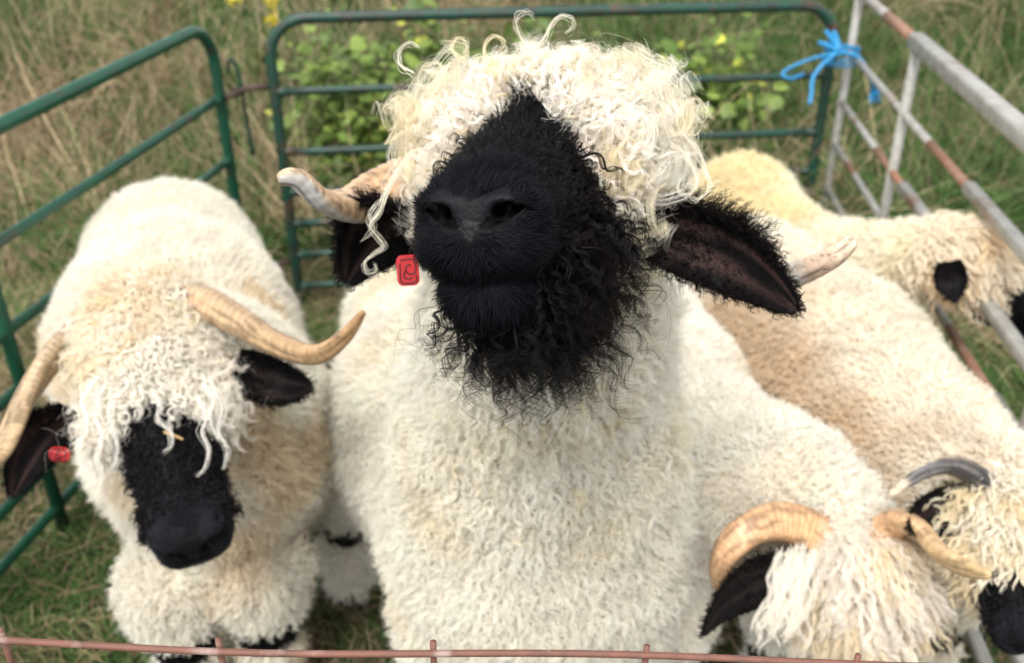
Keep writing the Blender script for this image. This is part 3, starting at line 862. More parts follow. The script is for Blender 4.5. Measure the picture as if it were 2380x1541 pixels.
def fleece(S, n, L, turns, amp, St, K, rad, spread=.003, colf=None, lie=.45, comb=DOWN, fuzz=.25, lmask=None, lo=.12, Lf=None, bend=.55, apow=.5):
    """wool over everything that is not black and not the crown"""
    black, loc = S['black'], S['loc']
    def dens(c, nn):
        l = loc(c); b = black(c, l); z = c[:, 2]
        head = l[:, 1] > (-.02 if lmask is None else lmask)
        dh = (np.abs(l[:, 0]) < .13) & (l[:, 1] < .35) & (l[:, 2] > -.17) & (l[:, 2] < .12)
        return facing(c, nn, lo) * (b < .5) * np.where(head & dh, 0, 1) * np.where(z < .06, 0, 1)
    p, nn = area_sample(S['V'], S['Q'], n, dens)
    m = len(p)
    nz = noise(p, 9, 11); nz2 = noise(p, 30, 12)
    Lr = L * (.75 + .5 * nz2) * (.8 + .4 * RNG.random(m))
    if Lf is not None: Lr = Lr * Lf(p)
    sw = nrm(np.stack([noise(p, 7, 21) - .5, noise(p, 7, 22) - .5, noise(p, 7, 23) - .5], -1))
    tg = tang(comb + .7 * sw, nn)
    D = nrm(nn + .35 * RNG.normal(size=(m, 3)) + lie * .5 * tg); G = nrm(nn * (1 - lie) + tg * lie * 1.6 + .25 * RNG.normal(size=(m, 3)))
    pts, r = locks(p - nn * .004, D, G, Lr, turns * (.7 + .6 * RNG.random(m)), amp * (.6 + .8 * RNG.random(m)), St, K, spread, rad, bend=bend, apow=apow)
    c = colf(p, nz, nz2); c = rep(jitter_col(c, .06), St)
    c = jitter_col(c, .05)
    ch = [(pts, r, c)]
    if fuzz:
        k = int(m * fuzz); q = RNG.integers(0, m, k)
        D = nrm(nn[q] + .9 * RNG.normal(size=(k, 3)) * .7)
        pts, r = locks(p[q], D, nrm(D + RNG.normal(size=(k, 3))), Lr[q] * 1.15, turns * 1.1, amp, 2, K, spread * 2, rad * .6)
        ch.append((pts, r, rep(jitter_col(colf(p[q], nz[q], nz2[q]), .05), 2)))
    return ch

def crown(S, n, L, turns, amp, St, K, rad, colf, region, spread=.004, tpow=1.5, Gf=None, lift=.6, wave=.2, bend=.75, dens_floor=.35, fuzz=.5, apow=.8, front=None, coil=0.0, tipspread=.28, taper=.6, fuzzL=1.0, loose=.07, jit=.15):
    loc = S['loc']
    def dens(c, nn):
        return region(loc(c)) * facing(c, nn, dens_floor)
    p, nn = area_sample(S['V'], S['Q'], n, dens); m = len(p)
    l = loc(p)
    Rt, F, U = S['Rt'], S['F'], S['U']
    G = Gf(p, l, nn)
    D = nrm(nn * lift + tang(G, nn) * (1 - lift) + .22 * RNG.normal(size=(m, 3)))
    Lr = L * (.6 + .55 * RNG.random(m)) * (1 if front is None else front(l))
    pts, r = locks(p, D, G, Lr, turns * (.55 + .9 * RNG.random(m)), amp * (.55 + .9 * RNG.random(m)), St, K, spread * (.5 + RNG.random(m)), rad, bend=bend, wave=wave,
                   tpow=tpow, apow=apow, loose=loose, jit=jit, tipspread=tipspread, taper=taper, coil=coil)
    nz = noise(p, 25, 31)
    c = rep(jitter_col(colf(p, l, nz), .05), St); ch = [(pts, r, jitter_col(c, .05))]
    if fuzz:
        k = int(m * fuzz * 6); q = RNG.integers(0, m, k)
        D = nrm(D[q] + .5 * RNG.normal(size=(k, 3)))
        pts, r = locks(p[q] + .004 * RNG.normal(size=(k, 3)), D, nrm(G[q] + .5 * RNG.normal(size=(k, 3))), fuzzL * Lr[q] * (.5 + .6 * RNG.random(k)), turns * (.5 + RNG.random(k)), amp, 1, K, .0, rad * .6, bend=bend)
        ch.append((pts, r, jitter_col(colf(p[q], l[q], nz[q]), .06)))
    return ch

def short_fur(S, n, Lf, region, combf, lay=.35, rad=.00016, K=5, col=BLK, colj=.5, curl=.5, floor=.2, amp=.35):
    loc = S['loc']
    def dens(c, nn): return region(loc(c)) * facing(c, nn, floor)
    p, nn = area_sample(S['V'], S['Q'], n, dens); m = len(p); l = loc(p)
    cb = combf(p, l); T = tang(cb + .12 * RNG.normal(size=(m, 3)), nn)
    sw = .35 * nrm(np.stack([noise(p, 60, 41) - .5, noise(p, 60, 42) - .5, noise(p, 60, 43) - .5], -1))
    D = nrm(nn * lay + T + sw); G = nrm(T + nn * .05 + sw)
    pts, r = locks(p, D, G, Lf(l) * (.7 + .5 * RNG.random(m)), curl, amp, 1, K, 0, rad, bend=.8)
    c = np.array(col)[None] * (1 + colj * RNG.random((m, 1)) * np.array([[1, 1, 1.15]]))
    return [(pts, r, c)]

def black_curls(S, n, L, region, Gf, St=7, K=18, turns=2.2, amp=1.1, rad=.00028, spread=.0022, floor=.3, lift=.5, col=BRN, fuzz=2, wave=.1, Lmul=None, coil=0.0):
    loc = S['loc']
    def dens(c, nn): return region(loc(c)) * facing(c, nn, floor)
    p, nn = area_sample(S['V'], S['Q'], n, dens); m = len(p); l = loc(p)
    G = Gf(p, l, nn); D = nrm(nn * lift + tang(G, nn) * (1 - lift) + .3 * RNG.normal(size=(m, 3)))
    Lr = L * (.55 + .6 * RNG.random(m)) * (1 if Lmul is None else Lmul(l))
    pts, r = locks(p, D, G, Lr, turns * (.6 + .8 * RNG.random(m)), amp * (.6 + .7 * RNG.random(m)), St, K, spread, rad, bend=.8, wave=wave, tpow=1.15, tipspread=.3, loose=.08, coil=coil)
    c0 = np.array(col)[None] * (.45 + .9 * noise(p, 60, 51)[:, None]) * (.7 + .6 * RNG.random((m, 1)))
    ch = [(pts, r, jitter_col(rep(c0, St), .15))]
    if fuzz:
        k = m * fuzz; q = RNG.integers(0, m, k)
        pts, r = locks(p[q] + .003 * RNG.normal(size=(k, 3)), nrm(D[q] + .5 * RNG.normal(size=(k, 3))), nrm(G[q] + .5 * RNG.normal(size=(k, 3))), Lr[q] * (.4 + .7 * RNG.random(k)), turns, amp, 1, K, 0, rad * .65)
        ch.append((pts, r, c0[q]))
    return ch

def ear_fur(S, e, n, L, rimL, K=10, turns=1.2, rad=.0002, col=BRN, St=4):
    ev, eq, info, (T, W, Nn), cfg = e
    quads = eq; p, nn = area_sample(ev, quads, n)
    # nearest info through barycentre is heavy: recover t, s from geometry
    rel = p - cfg['shape']['base']; ax = cfg['shape']['tip'] - cfg['shape']['base']; Le = np.linalg.norm(ax)
    t = rel @ T / Le; w = rel @ W; inner = (nn @ Nn) > -.1
    edge = np.abs(w) / (cfg['shape']['width'] * .5)
    keep = (~inner) | (edge > .62) | (RNG.random(len(p)) < .10 + .75 * sstep(.5, .7, noise(np.stack([w * 160, t * 1.5, 0 * t], -1), 1.0, 4)))
    p, nn, t, w, inner, edge = [q[keep] for q in (p, nn, t, w, inner, edge)]
    m = len(p); out = np.sign(w)[:, None] * W
    rim = sstep(.55, 1.0, edge) * cfg.get('rim', 1.0)
    rim = rim * np.where(np.sign(w) * np.sign(W[2]) > 0, 1, .35)
    D = nrm(nn * .6 + T * .5 + out * rim[:, None] * .9 + .3 * RNG.normal(size=(m, 3)))
    G = nrm(T * .9 + out * rim[:, None] * .8 + DOWN * .15 + .25 * RNG.normal(size=(m, 3)))
    D = np.where((inner & (edge < .62))[:, None], nrm(nn * .25 + T), D)
    Lr = (L + rimL * rim) * (.6 + .7 * RNG.random(m))
    pts, r = locks(p, D, G, Lr, turns * (.5 + rim * 1.3), 1.5, St, K, .0016, rad)
    c = np.array(col)[None] * (.35 + .8 * RNG.random((m, 1)))
    return [(pts, r, rep(c, St))]
def on_skin(S, p, head_only=False):
    i = np.argmin(((S['V'] - p) ** 2).sum(1)); return S['V'][i]

def hooves_and_extra(S, feet):
    for x, y in feet:
        v, f = tube(np.array([[x, y - .01, .0], [x, y - .006, .022], [x, y, .055]]) - S['off'], [.036, .034, .028], 16)
        o = tube_obj('hoof', (v, f), M_HOOF, S['root'])
M_HOOF = plain_mat("hoof_horn", (.03, .026, .022), .5)
M_EYE = plain_mat("eye_dark", (.02, .012, .006), .08)
def eyes(S):
    for sx in (-1, 1):
        c = S['O'] + S['s'] * (S['Rt'] * sx * .059 + S['F'] * .088 + S['U'] * -.018)
        v, f = [], []
        n, m = 12, 16; r = .0125 * S['s']
        for i in range(n + 1):
            a = math.pi * i / n
            for j in range(m):
                b = 2 * math.pi * j / m
                v.append(c - S['off'] + r * np.array([math.sin(a) * math.cos(b), math.sin(a) * math.sin(b), math.cos(a)]))
        for i in range(n):
            for j in range(m):
                f.append((i * m + j, (i + 1) * m + j, (i + 1) * m + (j + 1) % m, i * m + (j + 1) % m))
        tube_obj('eye', (np.array(v), f), M_EYE, S['root'])
CAMU = np.array([0, math.sin(PITCH), math.cos(PITCH)])
GROUP = 'black-nosed sheep penned together'
def leg(x, y, z0, top=.075, foot=.030, dx=0, dy=0):
    return [((x, y, z0), (x + dx, y + dy, .26), top, .052), ((x + dx, y + dy, .26), (x + dx, y + dy, .05), .048, foot)]
def knees(feet):
    def f(V):
        o = np.zeros(len(V))
        for x, y in feet:
            d = np.hypot(V[:, 0] - x, V[:, 1] - y)
            o = np.maximum(o, ((d < .085) & (V[:, 2] > .19) & (V[:, 2] < .27)).astype(float))
        return o
    return f
def woolcol(base=CREAM, buff=BUFF, amt=.5, thr=.55):
    def f(p, nz, nz2):
        t = sstep(thr, thr + .3, nz) * amt; g = .90 + .16 * nz2
        return np.clip(mixc(base, buff, t) * g[:, None], 0, .94)
    return f

# ================= the big sheep in the middle, nose to the camera
Om, Nm = P(1258, 362, .95), P(1078, 378, .69)
kn = knees([(-.10, 1.13), (.17, 1.13), (-.34, 1.53), (.06, 1.80)])
def black_m(V, l):
    x, y, z = l.T; nz = noise(V, 90, 2) - .5
    inhead = (np.abs(x) < .12) & (y < .36) & (z > -.19) & (z < .10)
    yy = y + nz * .02
    strip = (yy > .045) & (np.abs(x) < .028 + np.clip(y - .045, 0, 1) * .28 + nz * .006)
    side = (yy > .112) | ((yy > .02) & (z < -.045)) | ((yy > -.02) & (x < -.03) & (z < -.02) & (z > -.12))
    return np.maximum((inhead & (strip | side)).astype(float), kn(V))
grid = (axis_grid(-.5, .48, [(-.09, .04, .0021), (-.06, .14, .005)], .015),
        axis_grid(.5, 2.1, [(.58, .68, .0021), (.6, 1.0, .005)], .015),
        axis_grid(-.01, 1.42, [(1.19, 1.32, .0021), (1.1, 1.34, .005)], .015))
mid_trunk = [((.036, .95, 1.16), (.042, 1.05, .95), .080, .108), ((.042, 1.05, .95), (.035, 1.15, .74), .108, .165),
             ((.038, 1.15, .74), (.044, 1.19, .50), .170, .210), ((.040, 1.20, .52), (-.07, 1.50, .50), .205, .230),
             ((-.07, 1.50, .50), (-.13, 1.82, .50), .230, .205)]
mid_legs = leg(-.10, 1.13, .40) + leg(.17, 1.13, .40) + leg(-.30, 1.54, .36, .11, dx=-.04) + leg(.06, 1.80, .38, .10)
earR = dict(shape=dict(base=P(1470, 520, .93), tip=P(1846, 715, .86), opening=nrm(np.array([-.25, -.90, .05])), width=.072, cup=.40), inner=(.062, .038, .034), rim=1.0)
earL = dict(shape=dict(base=P(985, 520, .985), tip=P(806, 658, 1.0), opening=nrm(np.array([.45, -.85, -.15])), width=.098, cup=.45), inner=(.055, .035, .032), rim=.6)
M = make_sheep('big white sheep in the middle stretching its black muzzle up to the viewer', GROUP, (0, 1.5, 0), Om, Nm, CAMU, mid_trunk, mid_legs, grid, [earR, earL],
               dict(black=black_m, skin=(.80, .70, .62), fluff=((0, -.012, .012), (.105, .062, .052))), fine=True)
hooves_and_extra(M, [(-.10, 1.13), (.17, 1.13), (-.34, 1.54), (.06, 1.80)]); eyes(M)
def neckL(p): return 1 + .35 * sstep(.75, 1.0, p[:, 2])
wc_m = woolcol(np.array([.93, .90, .82]), np.array([.89, .82, .63]), .45, .55)
ch = fleece(M, 27000, .045, 1.8, 1.6, 10, 14, .00029, .0027, wc_m, lie=.6, Lf=neckL, lmask=-.03, fuzz=.5)
# curlier locks on throat and upper chest
def thr(l): return ((l[:, 1] < .03) & (l[:, 2] < -.08) & (l[:, 2] > -.50) & (np.abs(l[:, 0]) < .22)).astype(float)
ch += crown(M, 7000, .062, 1.9, 2.2, 8, 20, .00036, lambda p, l, nz: mixc((.93, .90, .81), (.90, .82, .60), sstep(.45, .8, nz)), thr, spread=.0028, tpow=1.1,
            Gf=lambda p, l, nn: nrm(DOWN + .35 * nn + .35 * RNG.normal(size=p.shape)), lift=.5, wave=.3, bend=.8, dens_floor=.1, fuzz=.3, apow=.5)
to_obj(M, 'fleece', ch, M_WOOL)
# crown of white ringlets
def crown_reg(l):
    x, y, z = l.T
    return ((y < .075) & (y > -.09) & (z > -.055 - .0 * y) & (np.abs(x) < .12) & ~((np.abs(x) < .022) & (y > .05))).astype(float)
def crownG(p, l, nn):
    x, y, z = l.T; m = len(p)
    d = (M['Rt'][None] * (x * 14)[:, None] + M['U'][None] * (z * 7 + .25)[:, None] + M['F'][None] * (.15 + y * 3)[:, None])
    side = (sstep(.06, .095, np.abs(x)) * sstep(.035, -.02, z))[:, None]
    return nrm(nrm(d) * (1 - .45 * side) + DOWN * (.05 + 1.3 * side) + .35 * RNG.normal(size=(m, 3)))
def crowncol(p, l, nz):
    t = sstep(.35, .75, nz) * (.4 + .6 * sstep(.02, .07, np.abs(l[:, 0])))
    return np.clip(mixc((.93, .90, .83), (.91, .83, .62), t), 0, 1)
ch = crown(M, 12500, .120, 1.9, 3.0, 20, 42, .00019, crowncol, crown_reg, spread=.0032, tpow=1.3, Gf=crownG, lift=.62, wave=.1, bend=.8, fuzz=4.0, fuzzL=.75, coil=.65, tipspread=.2, taper=.75, loose=.07, jit=.22,
           front=lambda l: .40 + .60 * sstep(.06, .0, l[:, 1]) + .25 * sstep(.04, .08, np.abs(l[:, 0])))
ch += crown(M, 3200, .128, 1.8, 4.0, 22, 48, .00021, lambda p, l, nz: np.clip(mixc((.93, .88, .76), (.90, .80, .56), nz), 0, 1), crown_reg, spread=.0026, tpow=1.2, Gf=crownG, lift=.6, wave=.0, bend=.8, fuzz=0, coil=.70, loose=.06, jit=.16, tipspread=.18, taper=.75,
           front=lambda l: .45 + .55 * sstep(.06, .0, l[:, 1]) + .25 * sstep(.04, .08, np.abs(l[:, 0])))
ch += crown(M, 42000, .050, 1.2, 1.8, 10, 16, .00030, lambda p, l, nz: np.tile([.93, .88, .81], (len(p), 1)), crown_reg, spread=.003, Gf=crownG, lift=.75, fuzz=.4)
def guide_lock(path, St=12, spread=.0011, rad=.00017, col=(.90, .85, .72), K=60):
    g = spline(path, K); t = np.linspace(0, 1, K)[None, :, None]
    o = RNG.normal(size=(St, 1, 3)) * spread * (1 - .75 * t)
    wv = RNG.normal(size=(St, 1, 3)) * .0016 * np.sin(t * 9 + RNG.random((St, 1, 1)) * 6)
    ph = RNG.random((St, 1, 1)) * .06      # strands of unequal length
    pts = g[None] + o + wv
    r = rad * (1 - .7 * np.linspace(0, 1, K) ** 1.5)[None] * np.ones((St, 1))
    return (pts, r, jitter_col(np.tile(np.array(col), (St, 1)), .06))
def GP(z, *q): return [P(a, b, z + .006 * math.sin(i * 1.3)) for i, (a, b) in enumerate(q)]
ch.append(guide_lock(GP(.90, (960, 350), (925, 400), (900, 445), (884, 490), (862, 522), (880, 548), (893, 572), (866, 592), (846, 612), (853, 634), (874, 630), (872, 612)), 14))
ch.append(guide_lock(GP(.905, (940, 370), (905, 420), (890, 460), (868, 480), (858, 505), (872, 528), (858, 548), (840, 560)), 8))
ch.append(guide_lock(GP(.92, (1250, 130), (1222, 105), (1205, 70), (1203, 40), (1222, 27), (1240, 40)), 10))
ch.append(guide_lock(GP(.92, (1230, 120), (1262, 95), (1278, 62), (1300, 38), (1326, 42), (1332, 62), (1314, 78)), 12))
ch.append(guide_lock(GP(.90, (1160, 150), (1130, 135), (1126, 105), (1150, 82), (1172, 96), (1160, 122)), 12, col=(.90, .80, .56)))
ch.append(guide_lock(GP(.90, (1080, 140), (1050, 115), (1062, 90), (1085, 100), (1078, 126)), 12, col=(.90, .82, .60)))
ch.append(guide_lock(GP(.90, (960, 170), (930, 150), (928, 118), (950, 100), (975, 108)), 12))
ch.append(guide_lock(GP(.87, (1560, 330), (1600, 370), (1620, 420), (1600, 450), (1575, 440), (1585, 415)), 14))
ch.append(guide_lock(GP(.87, (1580, 300), (1622, 350), (1640, 400), (1645, 440), (1620, 462), (1600, 452)), 12))
ch.append(guide_lock(GP(.84, (1340, 360), (1362, 390), (1390, 400), (1395, 430), (1372, 440), (1358, 425)), 14))
ch.append(guide_lock(GP(.84, (1300, 330), (1330, 370), (1350, 400), (1345, 440), (1362, 470)), 12))
to_obj(M, 'forelock', ch, M_LOCK)
# black fur of the face
Nw = M['O'] + M['s'] * (M['F'] * .30 + M['U'] * -.045)
def comb_muz(p, l):
    d = nrm(p - Nw); return d - M['F'] * .6 + DOWN * .15 * (l[:, 2:3] < -.08)
def not_pad(l): return (padf(l) < .1).astype(float)
def reg_muz(l):
    x, y, z = l.T
    A_ = np.array([.012, .288, -.047]); B_ = np.array([.027, .279, -.039]); C_ = np.array([.045, .252, -.025]); q = np.stack([np.abs(x), y, z], -1)
    def sd(a, b):
        h = np.clip(((q - a) @ (b - a)) / np.dot(b - a, b - a), 0, 1); return np.linalg.norm(q - a - h[:, None] * (b - a), axis=1)
    near = np.minimum(sd(A_, B_), sd(B_, C_)) < .0078
    return ((y > .155) & (z > -.16)).astype(float) * not_pad(l) * (~near)
ch = short_fur(M, 800000, lambda l: (.003 + .009 * sstep(.008, .035, np.sqrt((np.abs(l[:, 0]) - .025) ** 2 + (l[:, 1] - .285) ** 2 + (l[:, 2] + .04) ** 2))) + .06 * np.clip(.275 - l[:, 1], 0, .14) + .007 * sstep(-.09, -.12, l[:, 2]), reg_muz, comb_muz, lay=.5, rad=.00024, col=(.0022, .0022, .0028), colj=4.5)
def reg_bridge(l):
    x, y, z = l.T; return ((y > .03) & (y < .225) & (np.abs(x) < .030 + np.clip(y - .045, 0, 1) * .35) & (z > -.05)).astype(float)
ch += black_curls(M, 90000, .021, reg_bridge, lambda p, l, nn: nrm(M['F'] * -.7 + M['U'] * .3 + M['Rt'][None] * (l[:, :1] * 9) + .5 * (noise(p, 45, 61)[:, None] - .5) * M['Rt'] + .15 * RNG.normal(size=p.shape)),
                  St=9, K=9, turns=.8, amp=.9, rad=.00022, spread=.0020, lift=.34, col=(.009, .009, .010), fuzz=2, Lmul=lambda l: 1 - .35 * sstep(.17, .225, l[:, 1]))
def reg_tuft(l):
    x, y, z = l.T; return ((y > .035) & (y < .065) & (np.abs(x) < .02) & (z > 0)).astype(float)
ch += black_curls(M, 60000, .036, reg_tuft, lambda p, l, nn: nrm(M['U'] * .8 - M['F'] * .9 + .3 * RNG.normal(size=p.shape)), St=8, K=12, turns=.6, amp=.6, rad=.0002, spread=.002, lift=.6, col=(.014, .013, .014))
def reg_cheek(l):
    x, y, z = l.T
    return ((y > .01) & (y < .205 - .0 * x) & ((np.abs(x) > .030 + np.clip(y - .06, 0, 1) * .22)) & (z > -.11) & ~((x < .0) & (y < .05) & (z > -.07)) & (z < .01) & ~((y < .105) & (z > -.04))).astype(float)
def G_cheek(p, l, nn):
    return nrm(DOWN * (1.0) + M['Rt'][None] * np.sign(l[:, :1]) * .26 - M['F'] * .12 + .35 * RNG.normal(size=p.shape))
ch += black_curls(M, 34000, .052, reg_cheek, G_cheek, St=8, K=28, turns=2.1, amp=2.4, rad=.00021, spread=.0014, lift=.5, fuzz=3, coil=.45,
                  Lmul=lambda l: 1.25 - .85 * sstep(.13, .205, l[:, 1]))
def reg_side(l):
    x, y, z = l.T
    return ((y > .06) & (y < .235) & (x < -.02) & (z > -.16) & (z < -.055 + .0 * x) & (np.abs(x) > .035)).astype(float)
ch += black_curls(M, 15000, .150, reg_side, lambda p, l, nn: nrm(DOWN - M['U'][None] * .35 - M['Rt'][None] * .20 + .20 * RNG.normal(size=p.shape)), St=10, K=36, turns=2.6, amp=2.2, rad=.00025, spread=.0014, lift=.45, fuzz=2, coil=.4,
                  Lmul=lambda l: 1.15 - .80 * sstep(.15, .225, l[:, 1]))
def reg_beard(l):
    x, y, z = l.T; return ((y > .02) & (y < .235) & (z < -.105)) * np.where(x > .012, .5, 1.0)
ch += black_curls(M, 20000, .165, reg_beard, lambda p, l, nn: nrm(DOWN * .8 + M['Rt'][None] * (l[:, :1] * 5 - .12) - M['U'][None] * .5 + .2 * RNG.normal(size=p.shape)), St=10, K=36, turns=2.8, amp=1.7, rad=.00025, spread=.0015,
                  lift=.4, fuzz=2, coil=.3, col=(.010, .009, .0095), Lmul=lambda l: 1.15 - .45 * sstep(.12, .235, l[:, 1]))
ch += black_curls(M, 6500, .120, lambda l: np.maximum(reg_side(l), np.maximum(reg_beard(l) * .6, reg_cheek(l) * (l[:, 0] < 0) * (l[:, 1] > .06))), lambda p, l, nn: nrm(DOWN - M['U'][None] * .35 + M['Rt'][None] * (-.05 + l[:, :1] * 4) + .15 * RNG.normal(size=p.shape)),
                  St=16, K=56, turns=3.8, amp=1.7, rad=.00028, spread=.0016, lift=.5, fuzz=0, coil=.15, col=(.009, .008, .009), Lmul=lambda l: 1.1 - .35 * sstep(.14, .235, l[:, 1]))
# loose corkscrews along both sides of the muzzle
def reg_edge(l):
    x, y, z = l.T
    return ((y > .15) & (y < .215) & (np.abs(x) > .036) & (z < -.055)) * np.where(x > 0, .5, 1.0)
ch += black_curls(M, 9000, .058, reg_edge, lambda p, l, nn: nrm(DOWN * .9 + M['Rt'][None] * np.sign(l[:, :1]) * .7 - M['F'] * .6 + .3 * RNG.normal(size=p.shape)), St=7, K=30, turns=2.2, amp=2.4, rad=.00023, spread=.0011, lift=.45, fuzz=2, coil=.5)
for e in M['ears']:
    ch += ear_fur(M, e, 150000, .012, .018, turns=1.9, K=18)
to_obj(M, 'face_fur', ch, M_BLACK)
off = M['off']
horn('horn', [q - off for q in (P(1120, 400, 1.04), P(985, 415, 1.07), P(890, 450, 1.04), P(820, 480, .99), P(745, 462, .93), P(690, 415, .90), P(648, 418, .90))],
     .023, .0070, M['root'], ridges=26, base_c=(.66, .42, .24), tip_c=(.72, .52, .34), grey=((.62, .61, .58), .22, .93, 1.5), flat=.55, tw=1.6, rp=.55)
horn('horn', [q - off for q in (P(1480, 430, 1.02), P(1590, 480, 1.05), P(1690, 590, 1.05), P(1790, 650, 1.02), P(1860, 636, .98), P(1935, 600, .95), P(1988, 553, .94))],
     .012, .0064, M['root'], ridges=22, base_c=(.70, .44, .34), tip_c=(.72, .56, .42), grey=((.62, .58, .52), .45, .66, 1.0), flat=.6, tw=1.2, rp=.5)
ear_tag(P(948, 628, .925), np.array([1, .15, 0.]), CAMU, .021, .029, M['root'], M['off'])

# ================= the other four
def black_mask(kfun, y0=.085, strip=.035, y1=.13):
    def f(V, l):
        x, y, z = l.T; nz = noise(V, 60, 2) - .5
        inhead = (np.abs(x) < .12) & (y < .36) & (z > -.19) & (z < .10)
        yy = y + nz * .025
        m = ((yy > y0) & (z > -.02) & (np.abs(x) < strip + np.clip(yy - y0, 0, 1) * .9)) | (yy > y1)
        return np.maximum((inhead & m).astype(float), kfun(V))
    return f
def simple_sheep(label, base, O, N, up, trunk, feet, leg_z, grid, ears, skin=(.74, .66, .54), bm=None, fl=None, cr=None, fur=None, s_head=None, leg_r=.08, fine=False):
    legs = []
    for (x, y), (dx, dy) in feet:
        legs += leg(x - dx, y - dy, leg_z, leg_r, dx=dx, dy=dy)
    kf = knees([f_[0] for f_ in feet])
    S = make_sheep(label, GROUP, base, O, N, up, trunk, legs, grid, ears, dict(black=bm(kf) if bm else black_mask(kf), skin=skin), s_head=s_head, fine=fine)
    hooves_and_extra(S, [f_[0] for f_ in feet]); eyes(S)
    to_obj(S, 'fleece', fleece(S, **fl), M_WOOL)
    ch = cr(S); to_obj(S, 'forelock', ch, M_LOCK)
    to_obj(S, 'face_fur', fur(S), M_BLACK)
    return S
def box_grid(x0, x1, y0, y1, z1, O, N, h=.017, hh=.0055):
    lo = np.minimum(O, N) - .11; hi = np.maximum(O, N) + .11
    return tuple(axis_grid(a, b, [(lo[i], hi[i], hh)], h) for i, (a, b) in enumerate(((x0, x1), (y0, y1), (-.01, z1))))
def std_fur(S, n=60000, L=.02, turns=1.0, curls=True, St=6, rad=.0004):
    reg = lambda l: ((l[:, 1] > .05) & (np.abs(l[:, 0]) < .12) & (l[:, 1] < .34) & (l[:, 2] > -.16) & (l[:, 2] < .09)).astype(float)
    def regb(l): return reg(l)
    out = []
    bl = S['black']
    def r2(l):
        V = S['O'] + S['s'] * (l[:, 0:1] * S['Rt'] + l[:, 1:2] * S['F'] + l[:, 2:3] * S['U'])
        return reg(l) * (bl(V, l) > .5) * (1 - .0 * l[:, 1]) * (l[:, 1] < .235)
    def r3(l):
        V = S['O'] + S['s'] * (l[:, 0:1] * S['Rt'] + l[:, 1:2] * S['F'] + l[:, 2:3] * S['U'])
        return reg(l) * (bl(V, l) > .5) * (l[:, 1] > .22) * ~((l[:, 1] > .275) & (np.abs(l[:, 0]) < .02) & (l[:, 2] > -.06))
    out += black_curls(S, n, L, r2, lambda p, l, nn: nrm(S['F'] * .5 + S['Rt'][None] * np.sign(l[:, :1]) * .3 + DOWN * .4 + .5 * RNG.normal(size=p.shape)), St=St, K=12, turns=turns, amp=1.3, rad=rad, spread=.002, lift=.4, col=(.013, .012, .014), fuzz=1,
                       Lmul=lambda l: .6 + .9 * sstep(.03, .06, np.abs(l[:, 0])))
    out += short_fur(S, n * 8, lambda l: .007 + .0 * l[:, 0], r3, lambda p, l: -S['F'] + S['U'] * .2 + 0 * p, rad=rad * .7, col=(.012, .012, .014), colj=1.5)
    for e in S['ears']: out += ear_fur(S, e, n * .9, .010, .010, rad=rad * .9, turns=.9)
    # black knees
    kreg = lambda c, nn: (S['black'](c, S['loc'](c)) > .5) * (c[:, 2] < .30) * 1.0
    p, nn = area_sample(S['V'], S['Q'], n * 1.2, kreg)
    if len(p):
        pts, r = locks(p, nn + DOWN * .5, DOWN + .4 * nn + .3 * RNG.normal(size=p.shape), .014, .6, .8, 3, 6, .002, rad)
        out.append((pts, r, np.tile(BLK * 1.2, (len(r), 1))))
    return out
def crown_region(y1=.10, z0=-.07, xw=.12):
    def f(l):
        x, y, z = l.T; return ((y < y1 - .9 * np.clip(.02 - np.abs(x), 0, 1)) & (y > -.10) & (z > z0) & (np.abs(x) < xw)).astype(float)
    return f

# ---- left: horned sheep facing the viewer, face hanging
Ol, Nl = P(336, 838, 1.35), P(424, 1272, 1.205)
upl = nrm(CAMP - Ol) + np.array([-.22, 0, 0])
fe = [((-.58, 1.24), (0, 0)), ((-.44, 1.27), (0, 0)), ((-.88, 2.02), (0, 0)), ((-.66, 2.04), (0, 0))]
trunk = [(tuple(Ol - .045 * nrm(Nl - Ol) - .055 * nrm(upl)), (-.50, 1.36, .66), .085, .125), ((-.50, 1.36, .66), (-.535, 1.44, .51), .125, .172), ((-.50, 1.34, .525), (-.535, 1.45, .50), .150, .178),
         ((-.535, 1.45, .50), (-.69, 1.75, .51), .182, .225), ((-.69, 1.75, .51), (-.80, 2.09, .53), .225, .192)]
eLl = dict(shape=dict(base=P(168, 955, 1.34), tip=P(28, 1155, 1.33), opening=nrm(np.array([.5, -.7, .1])), width=.075, cup=.6), inner=(.05, .03, .028), rim=.5)
eLr = dict(shape=dict(base=P(545, 845, 1.38), tip=P(722, 898, 1.38), opening=nrm(np.array([.05, -.5, .7])), width=.070, cup=.7), inner=(.03, .022, .022), rim=.4)
def frontf(p, l, nn):
    x, y, z = l.T
    return None
